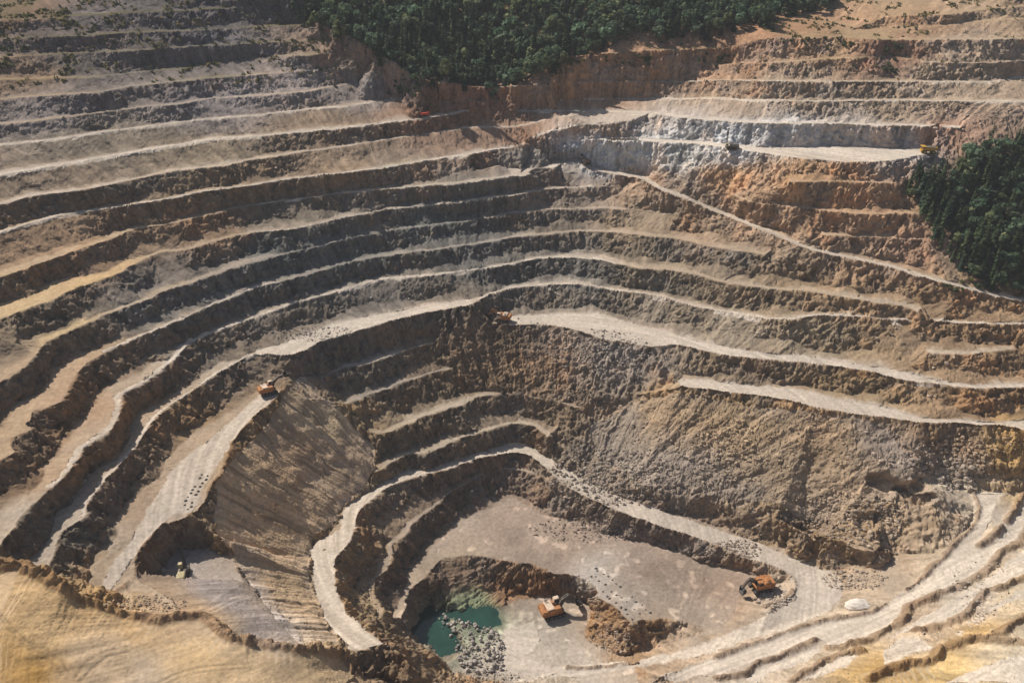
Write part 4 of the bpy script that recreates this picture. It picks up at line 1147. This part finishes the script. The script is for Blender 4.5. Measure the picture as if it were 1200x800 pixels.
def crawler(root, L_=8.4, W=5.6, tw=1.25, th=1.7):
    for s in (-1, 1):
        bm = bmesh.new(); y = s * (W / 2 - tw / 2)
        prof = []
        r = th / 2
        for a in range(-90, 91, 30): prof.append((L_ / 2 - r + r * math.cos(math.radians(a)), r + r * math.sin(math.radians(a))))
        for a in range(90, 271, 30): prof.append((-L_ / 2 + r + r * math.cos(math.radians(a)), r + r * math.sin(math.radians(a))))
        A = [bm.verts.new((x, y - tw / 2, z)) for x, z in prof]; B = [bm.verts.new((x, y + tw / 2, z)) for x, z in prof]
        n = len(prof)
        for i in range(n): bm.faces.new([A[i], A[(i + 1) % n], B[(i + 1) % n], B[i]])
        bm.faces.new(A); bm.faces.new(B[::-1])
        for i in range(14):      # grousers
            x = -L_ / 2 + r + (L_ - 2 * r) * i / 13
            bx(bm, (x - .09, y - tw / 2 - .03, th - .02), (x + .09, y + tw / 2 + .03, th + .10)); bx(bm, (x - .09, y - tw / 2 - .03, -.06), (x + .09, y + tw / 2 + .03, .03))
        t = done(bm, 'track', M_dark, root)
        for i in range(5):
            bm = bmesh.new(); x = -L_ / 2 + r + (L_ - 2 * r) * i / 4
            tube(bm, (x, y + s * tw * .5, r * .9), (x, y + s * (tw * .5 + .12), r * .9), r * .55); done(bm, 'roller', M_steel, t)
    bm = bmesh.new(); bx(bm, (-1.9, -W / 2 + tw, th * .35), (1.9, W / 2 - tw, th * .95), .08); tube(bm, (0, 0, th * .9), (0, 0, th + .35), 1.7, seg=24)
    done(bm, 'undercarriage', M_dark, root)
def excavator(label, px_, py_, heading, scale, paint, boom, face=False, tilt=0.0, trackrot=0.0, roof=None):
    g = pick(px_, py_)
    root = empty('excavator', g, 0); root.scale = (scale,) * 3
    root.rotation_euler = (0, 0, math.radians(heading))
    tag(root, label, 'excavator')
    crawler(root)
    bm = bmesh.new(); bx(bm, (-4.4, -2.7, 2.05), (3.0, 2.7, 2.6), .1); bx(bm, (-3.2, -2.6, 2.6), (2.2, -0.75, 4.6), .15); bx(bm, (-3.2, .75, 2.6), (.6, 2.6, 4.6), .15); bx(bm, (-3.2, -.75, 2.6), (.2, .75, 4.2), .1)
    done(bm, 'body', paint, root)
    bm = bmesh.new(); bx(bm, (-5.1, -2.65, 2.1), (-3.25, 2.65, 4.4), .3); done(bm, 'counterweight', paint, root)
    bm = bmesh.new(); bx(bm, (-3.1, -2.4, 4.602), (-.4, 2.4, 5.0), .08); 
    for i in range(5): bx(bm, (-2.8 + i * .45, -2.0, 5.0), (-2.6 + i * .45, 2.0, 5.1))
    h = done(bm, 'engine_hood', roof or paint, root)
    bm = bmesh.new(); tube(bm, (-2.4, 1.9, 5.1), (-2.4, 1.9, 6.0), .2); tube(bm, (-1.8, 1.9, 5.1), (-1.8, 1.9, 5.9), .16); done(bm, 'exhaust', M_dark, h)
    bm = bmesh.new(); bx(bm, (.65, .85, 2.62), (2.9, 2.6, 6.0), .12, taper=(.9, .95)); c = done(bm, 'cab', roof or paint, root)
    bm = bmesh.new(); bx(bm, (2.6, 1.0, 4.2), (2.93, 2.45, 5.7), 0); bx(bm, (.9, 2.45, 4.4), (2.5, 2.66, 5.6), 0); bx(bm, (.9, .8, 4.4), (2.5, .98, 5.6), 0); done(bm, 'window', M_glass, c)
    # boom, stick and bucket in the xz plane
    b0 = Vector((2.0, 0, 3.4)); (b1, b2, b3) = [Vector((a, 0, b)) for a, b in boom]
    bm = bmesh.new(); mid = (b0 + b1) / 2 + Vector((-(b1 - b0).z, 0, (b1 - b0).x)).normalized() * .7
    beam(bm, [b0, mid, b1], .55, [.55, .8, .45]); done(bm, 'boom', paint if not face else M_brown, root)
    bm = bmesh.new(); d = (b2 - b1).normalized(); beam(bm, [b1 - d * 1.0, b1 + d * .4, b2], .42, [.35, .55, .3]); done(bm, 'stick', paint if not face else M_brown, root)
    bm = bmesh.new(); u = (b3 - b2).normalized(); v = Vector((-u.z, 0, u.x))
    prof = [b2 - v * .6, b2 + u * 1.3 - v * .9, b2 + u * 2.4 - v * .2, b2 + u * 2.5 + v * 1.3, b2 + u * 2.2 + v * 1.35, b2 + u * 1.9 - v * .0, b2 + u * 1.1 - v * .5, b2 + v * .3]
    A = [bm.verts.new(q + Vector((0, -1.5, 0))) for q in prof]; B = [bm.verts.new(q + Vector((0, 1.5, 0))) for q in prof]
    n = len(prof)
    for i in range(n): bm.faces.new([A[i], A[(i + 1) % n], B[(i + 1) % n], B[i]])
    bm.faces.new(A[:4] + A[4:]); bm.faces.new((B[:4] + B[4:])[::-1])
    for s in (-1.5, 1.42):
        q = [prof[0], prof[1], prof[2], prof[3], prof[7]]
        A2 = [bm.verts.new(k + Vector((0, s, 0))) for k in q]; B2 = [bm.verts.new(k + Vector((0, s + .08, 0))) for k in q]
        bm.faces.new(A2); bm.faces.new(B2[::-1])
        for i in range(5): bm.faces.new([A2[i], A2[(i + 1) % 5], B2[(i + 1) % 5], B2[i]])
    for i in range(5):
        y = -1.3 + i * .65; p = prof[3] + Vector((0, y, 0)); bx(bm, (p.x - .12, y - .1, p.z - .3), (p.x + .3, y + .1, p.z + .1))
    done(bm, 'bucket', M_dark, root)
    for s in (-.8, .8):
        bm = bmesh.new(); tube(bm, (2.6, s, 3.0), (mid.x + .1, s, mid.z - .5), .2); tube(bm, (mid.x, s * .5, mid.z + .9), tuple(b1 - d * .9 + Vector((0, s * .5, 0))), .17); done(bm, 'hydraulic_cylinder', M_steel, root)
    return root
REACH = [(6.4, 6.8), (9.2, 4.0), (9.8, 1.5)]
HIGH = [(5.6, 7.6), (8.6, 8.6), (9.8, 8.0)]
DOWN = [(6.2, 6.4), (8.6, 3.0), (7.6, .7)]
excavator('orange excavator digging at the bank on the lowest pit floor beside the boulder heap', 648, 719, 22, 1.35, M_orange, REACH, face=True, roof=M_pale)
excavator('orange excavator with its dark boom lowered left on the pit floor by the rubble pile', 891, 690, 196, 1.2, M_orange, DOWN, face=True)
excavator('orange excavator with dark raised boom at the head of the left haul road', 315, 461, 32, 1.05, M_orange, HIGH, face=True, roof=M_pale)
excavator('orange excavator at the left end of the upper right haul road', 589, 376, 165, 1.05, M_orange, DOWN, roof=M_pale)
excavator('dark brown excavator in front of the bluish white rock face', 686, 193, 120, .85, M_brown, REACH, roof=M_brown)
def drill_rig(label, px_, py_, heading, scale, paint, mast_tilt=0):
    g = pick(px_, py_); root = empty('drill_rig', g, math.radians(heading)); root.scale = (scale,) * 3
    tag(root, label, 'drill rig')
    crawler(root, 7.2, 4.6, .9, 1.3)
    bm = bmesh.new(); bx(bm, (-5.2, -2.2, 1.7), (4.6, 2.2, 2.1), .06); bx(bm, (-.6, -1.7, 2.1), (1.2, -.4, 3.4), .1); done(bm, 'deck', M_brown, root)
    bm = bmesh.new(); bx(bm, (-4.9, -1.5, 2.102), (-.8, 1.5, 3.9), .15); [bx(bm, (-4.5 + i * .7, -1.2, 3.9), (-4.2 + i * .7, 1.2, 4.0)) for i in range(5)]; done(bm, 'engine_housing', paint, root)
    bm = bmesh.new(); tube(bm, (-.5, 1.2, 2.7), (1.6, 1.2, 2.7), .6); tube(bm, (-4.2, 1.8, 2.6), (-1.2, 1.8, 2.6), .45); done(bm, 'air_tank', M_steel, root)
    bm = bmesh.new(); bx(bm, (2.6, .3, 2.1), (4.5, 2.1, 4.5), .12, taper=(.92, .92)); c = done(bm, 'cab', M_cream, root)
    bm = bmesh.new(); bx(bm, (4.3, .5, 3.2), (4.52, 1.9, 4.2)); bx(bm, (2.9, 1.9, 3.2), (4.2, 2.12, 4.2)); done(bm, 'window', M_glass, c)
    bm = bmesh.new()
    H = 13.5
    R = Matrix.Translation((3.6, -.7, 1.2)) @ Matrix.Rotation(math.radians(mast_tilt), 4, 'Y')
    for x in (-.45, .45):
        for y in (-.45, .45): tube(bm, R @ Vector((x, y, 0)), R @ Vector((x, y, H)), .09, seg=6)
    k = 9
    for i in range(k):
        z0, z1 = H * i / k, H * (i + 1) / k
        for a, b in (((-.45, -.45), (.45, -.45)), ((.45, -.45), (.45, .45)), ((.45, .45), (-.45, .45)), ((-.45, .45), (-.45, -.45))):
            tube(bm, R @ Vector((*a, z0)), R @ Vector((*b, z1)), .05, seg=5); tube(bm, R @ Vector((*a, z1)), R @ Vector((*b, z1)), .05, seg=5)
    tube(bm, R @ Vector((0, 0, -.8)), R @ Vector((0, 0, H * .9)), .13, seg=8); bx(bm, (-.5, -.5, 0), (.5, .5, .8), .05, M=R @ Matrix.Translation((0, 0, H * .55))); bx(bm, (-.6, -.6, 0), (.6, .6, .5), .05, M=R @ Matrix.Translation((0, 0, H)))
    done(bm, 'mast', M_dark, root)
    for x, y in ((-4.9, 2.0), (-4.9, -2.0), (4.3, -2.0)):
        bm = bmesh.new(); tube(bm, (x, y, .3), (x, y, 2.4), .18); tube(bm, (x, y, 0), (x, y, .3), .5); done(bm, 'levelling_jack', M_steel, root)
    return root
drill_rig('dark drill rig with a cream cab on the grey lower platform at left', 215, 676, 100, 1.0, M_cream, -6)
drill_rig('drill rig with tall mast on the pale bench before the white rock wall', 857, 175.5, 175, .95, M_steel)
def wheel(root, x, y, r, w):
    bm = bmesh.new(); tube(bm, (x, y - w / 2, r), (x, y + w / 2, r), r, seg=24); wl = done(bm, 'wheel', M_dark, root)
    bm = bmesh.new(); s = 1 if y > 0 else -1; tube(bm, (x, y + s * (w / 2 - .02), r), (x, y + s * (w / 2 + .06), r), r * .52, seg=16); done(bm, 'rim', M_yellow, wl)
def haul_truck(label, px_, py_, heading, scale):
    g = pick(px_, py_); root = empty('haul_truck', g, math.radians(heading)); root.scale = (scale,) * 3
    tag(root, label, 'dump truck')
    for x, y in ((3.3, 2.1), (3.3, -2.1), (-2.2, 2.0), (-2.2, -2.0)): wheel(root, x, y, 1.35, 1.1 if x > 0 else 1.7)
    bm = bmesh.new(); bx(bm, (-3.6, -.8, 1.3), (5.0, .8, 2.1), .08); bx(bm, (3.2, -2.5, 2.1), (5.4, 2.5, 2.9), .1); bx(bm, (4.2, -1.5, 1.0), (5.5, 1.5, 2.9), .1); done(bm, 'chassis', M_yellow, root)
    bm = bmesh.new(); bx(bm, (3.0, .6, 2.9), (4.9, 2.3, 4.5), .12, taper=(.88, .92)); c = done(bm, 'cab', M_yellow, root)
    bm = bmesh.new(); bx(bm, (4.62, .8, 3.6), (4.86, 2.1, 4.3)); bx(bm, (3.3, 2.1, 3.6), (4.5, 2.3, 4.3)); done(bm, 'window', M_glass, c)
    bm = bmesh.new()
    prof = [(-4.9, 3.3), (-1.5, 2.3), (2.5, 2.5), (2.9, 4.6), (5.6, 4.8), (5.6, 5.0), (2.6, 4.95), (-4.6, 4.5)]
    A = [bm.verts.new((x, -2.6, z)) for x, z in prof]; B = [bm.verts.new((x, 2.6, z)) for x, z in prof]; n = len(prof)
    for i in range(n):
        if i in (6,): continue
        bm.faces.new([A[i], A[(i + 1) % n], B[(i + 1) % n], B[i]])
    bm.faces.new(A); bm.faces.new(B[::-1])
    for x in (-3.2, -1.2, .8):
        for s in (-2.75, 2.6): bx(bm, (x - .12, s, 2.7), (x + .12, s + .15, 4.7))
    done(bm, 'dump_body', M_yellow, root)
    bm = bmesh.new(); me2 = [bm.verts.new(v) for v in ((-4.2, -2.3, 4.3), (2.2, -2.3, 4.4), (2.2, 2.3, 4.4), (-4.2, 2.3, 4.3), (-.8, 0, 5.2))]
    for i in range(4): bm.faces.new([me2[i], me2[(i + 1) % 4], me2[4]])
    bm.faces.new(me2[:4][::-1]); done(bm, 'load', M_steel, root)
    return root
haul_truck('yellow dump truck on the pale bench next to the right hand wood', 1088, 180, 172, 1.0)
def small_truck(label, px_, py_, heading):
    g = pick(px_, py_); root = empty('truck', g, math.radians(heading)); tag(root, label, 'truck')
    for x, y in ((2.1, 1.05), (2.1, -1.05), (-1.6, 1.05), (-1.6, -1.05), (-2.7, 1.05), (-2.7, -1.05)): wheel(root, x, y, .52, .4)
    bm = bmesh.new(); bx(bm, (-3.5, -1.1, .8), (3.2, 1.1, 1.1), .04); done(bm, 'chassis', M_dark, root)
    bm = bmesh.new(); bx(bm, (1.5, -1.2, 1.1), (3.3, 1.2, 2.9), .15, taper=(.9, .95)); c = done(bm, 'cab', M_red, root)
    bm = bmesh.new(); bx(bm, (3.02, -1.0, 1.9), (3.3, 1.0, 2.6)); bx(bm, (1.9, -1.22, 1.9), (2.9, -1.1, 2.6)); bx(bm, (1.9, 1.1, 1.9), (2.9, 1.22, 2.6)); done(bm, 'window', M_glass, c)
    bm = bmesh.new(); bx(bm, (-3.6, -1.25, 1.2), (1.3, 1.25, 2.5), .05); done(bm, 'cargo_box', M_red, root)
    return root
small_truck('small red truck on the left bench road below the forest notch', 498, 137, 10)
# ------------------------------------------------------------------ blast hole cuttings and a gravel heap
M_cut = simple_mat('drill_cuttings', (0.13, 0.12, 0.11), .95, 0, .3, 2.0, .1)
bm = bmesh.new()
bmesh.ops.create_cone(bm, cap_ends=True, segments=14, radius1=.95, radius2=.28, depth=.7, matrix=Matrix.Translation((0, 0, .3)))
for v in bm.verts: v.co.x += random.uniform(-.1, .1); v.co.y += random.uniform(-.1, .1)
mcut = bpy.data.meshes.new('cuttings_heap'); bm.to_mesh(mcut); bm.free(); mcut.materials.append(M_cut)
hp = []
for i in range(14):
    t = i / 13
    for k in range(3):
        hp.append((684 + 66 * t + (k - 1) * (9 - 2 * t) + random.uniform(-2, 2) + 4, 671 + 53 * t ** 1.15 - (k - 1) * (5 - .0 * t) + random.uniform(-1, 1), 0))
for i in range(10):
    t = i / 9
    for k in range(2): hp.append((241 - 22 * t - 5 + k * 7, 556 + 40 * t + k * 2 + random.uniform(-.5, .5), 1))
for x, y, k in hp:
    if random.random() < .16: continue
    x += random.uniform(-1.3, 1.3); y += random.uniform(-.9, .9)
    g = pick(x, y); o = bpy.data.objects.new('cuttings_heap', mcut); col.objects.link(o); o.location = g; s = random.uniform(.5, .95); o.scale = (s, s * random.uniform(.8, 1.2), s * .8); o.rotation_euler.z = random.random() * 6
    tag(o, ('small dark heap of drill cuttings on the pale strip of the pit floor', 'small dark heap of drill cuttings on the edge of the left haul road')[k], 'heap', ('drill cuttings on the pit floor', 'drill cuttings by the left haul road')[k])
M_white = simple_mat('white_gravel', (0.66, 0.60, 0.53), .95, 0, .12, 1.0, .1)
bm = bmesh.new(); bmesh.ops.create_icosphere(bm, subdivisions=4, radius=1.0)
for v in bm.verts:
    q = v.co.copy(); nq = float(fbm(np.array([q.x * 2]), np.array([q.y * 2]), np.array([q.z * 2]), 77, 4)[0])
    v.co = Vector((q.x * 6.0, q.y * 3.6, max(q.z, -.2) * 2.4)) * (1 + .35 * nq)
mg = bpy.data.meshes.new('gravel_heap'); bm.to_mesh(mg); bm.free(); mg.materials.append(M_white)
for p in mg.polygons: p.use_smooth = True
o = link('gravel_heap', mg); o.location = pick(1006, 710); tag(o, 'low heap of whitish gravel beside the bend of the haul road', 'heap')
print('all', round(time.time() - T0, 1))
# ------------------------------------------------------------------ air
bm = bmesh.new(); bx(bm, (-2750, -620, -18.5), (2750, 2750, 356))
me = bpy.data.meshes.new('haze'); bmesh.ops.recalc_face_normals(bm, faces=bm.faces[:]); bm.to_mesh(me); bm.free()
M_air = bpy.data.materials.new('air'); M_air.use_nodes = True
_n = M_air.node_tree; _n.nodes.remove(_n.nodes['Principled BSDF'])
_v = _n.nodes.new('ShaderNodeVolumePrincipled'); _v.inputs['Color'].default_value = (0.86, 0.90, 0.96, 1); _v.inputs['Density'].default_value = 0.00009
_n.links.new(_v.outputs[0], [q for q in _n.nodes if q.type == 'OUTPUT_MATERIAL'][0].inputs['Volume'])
tag(link('haze', me, M_air), kind='stuff')
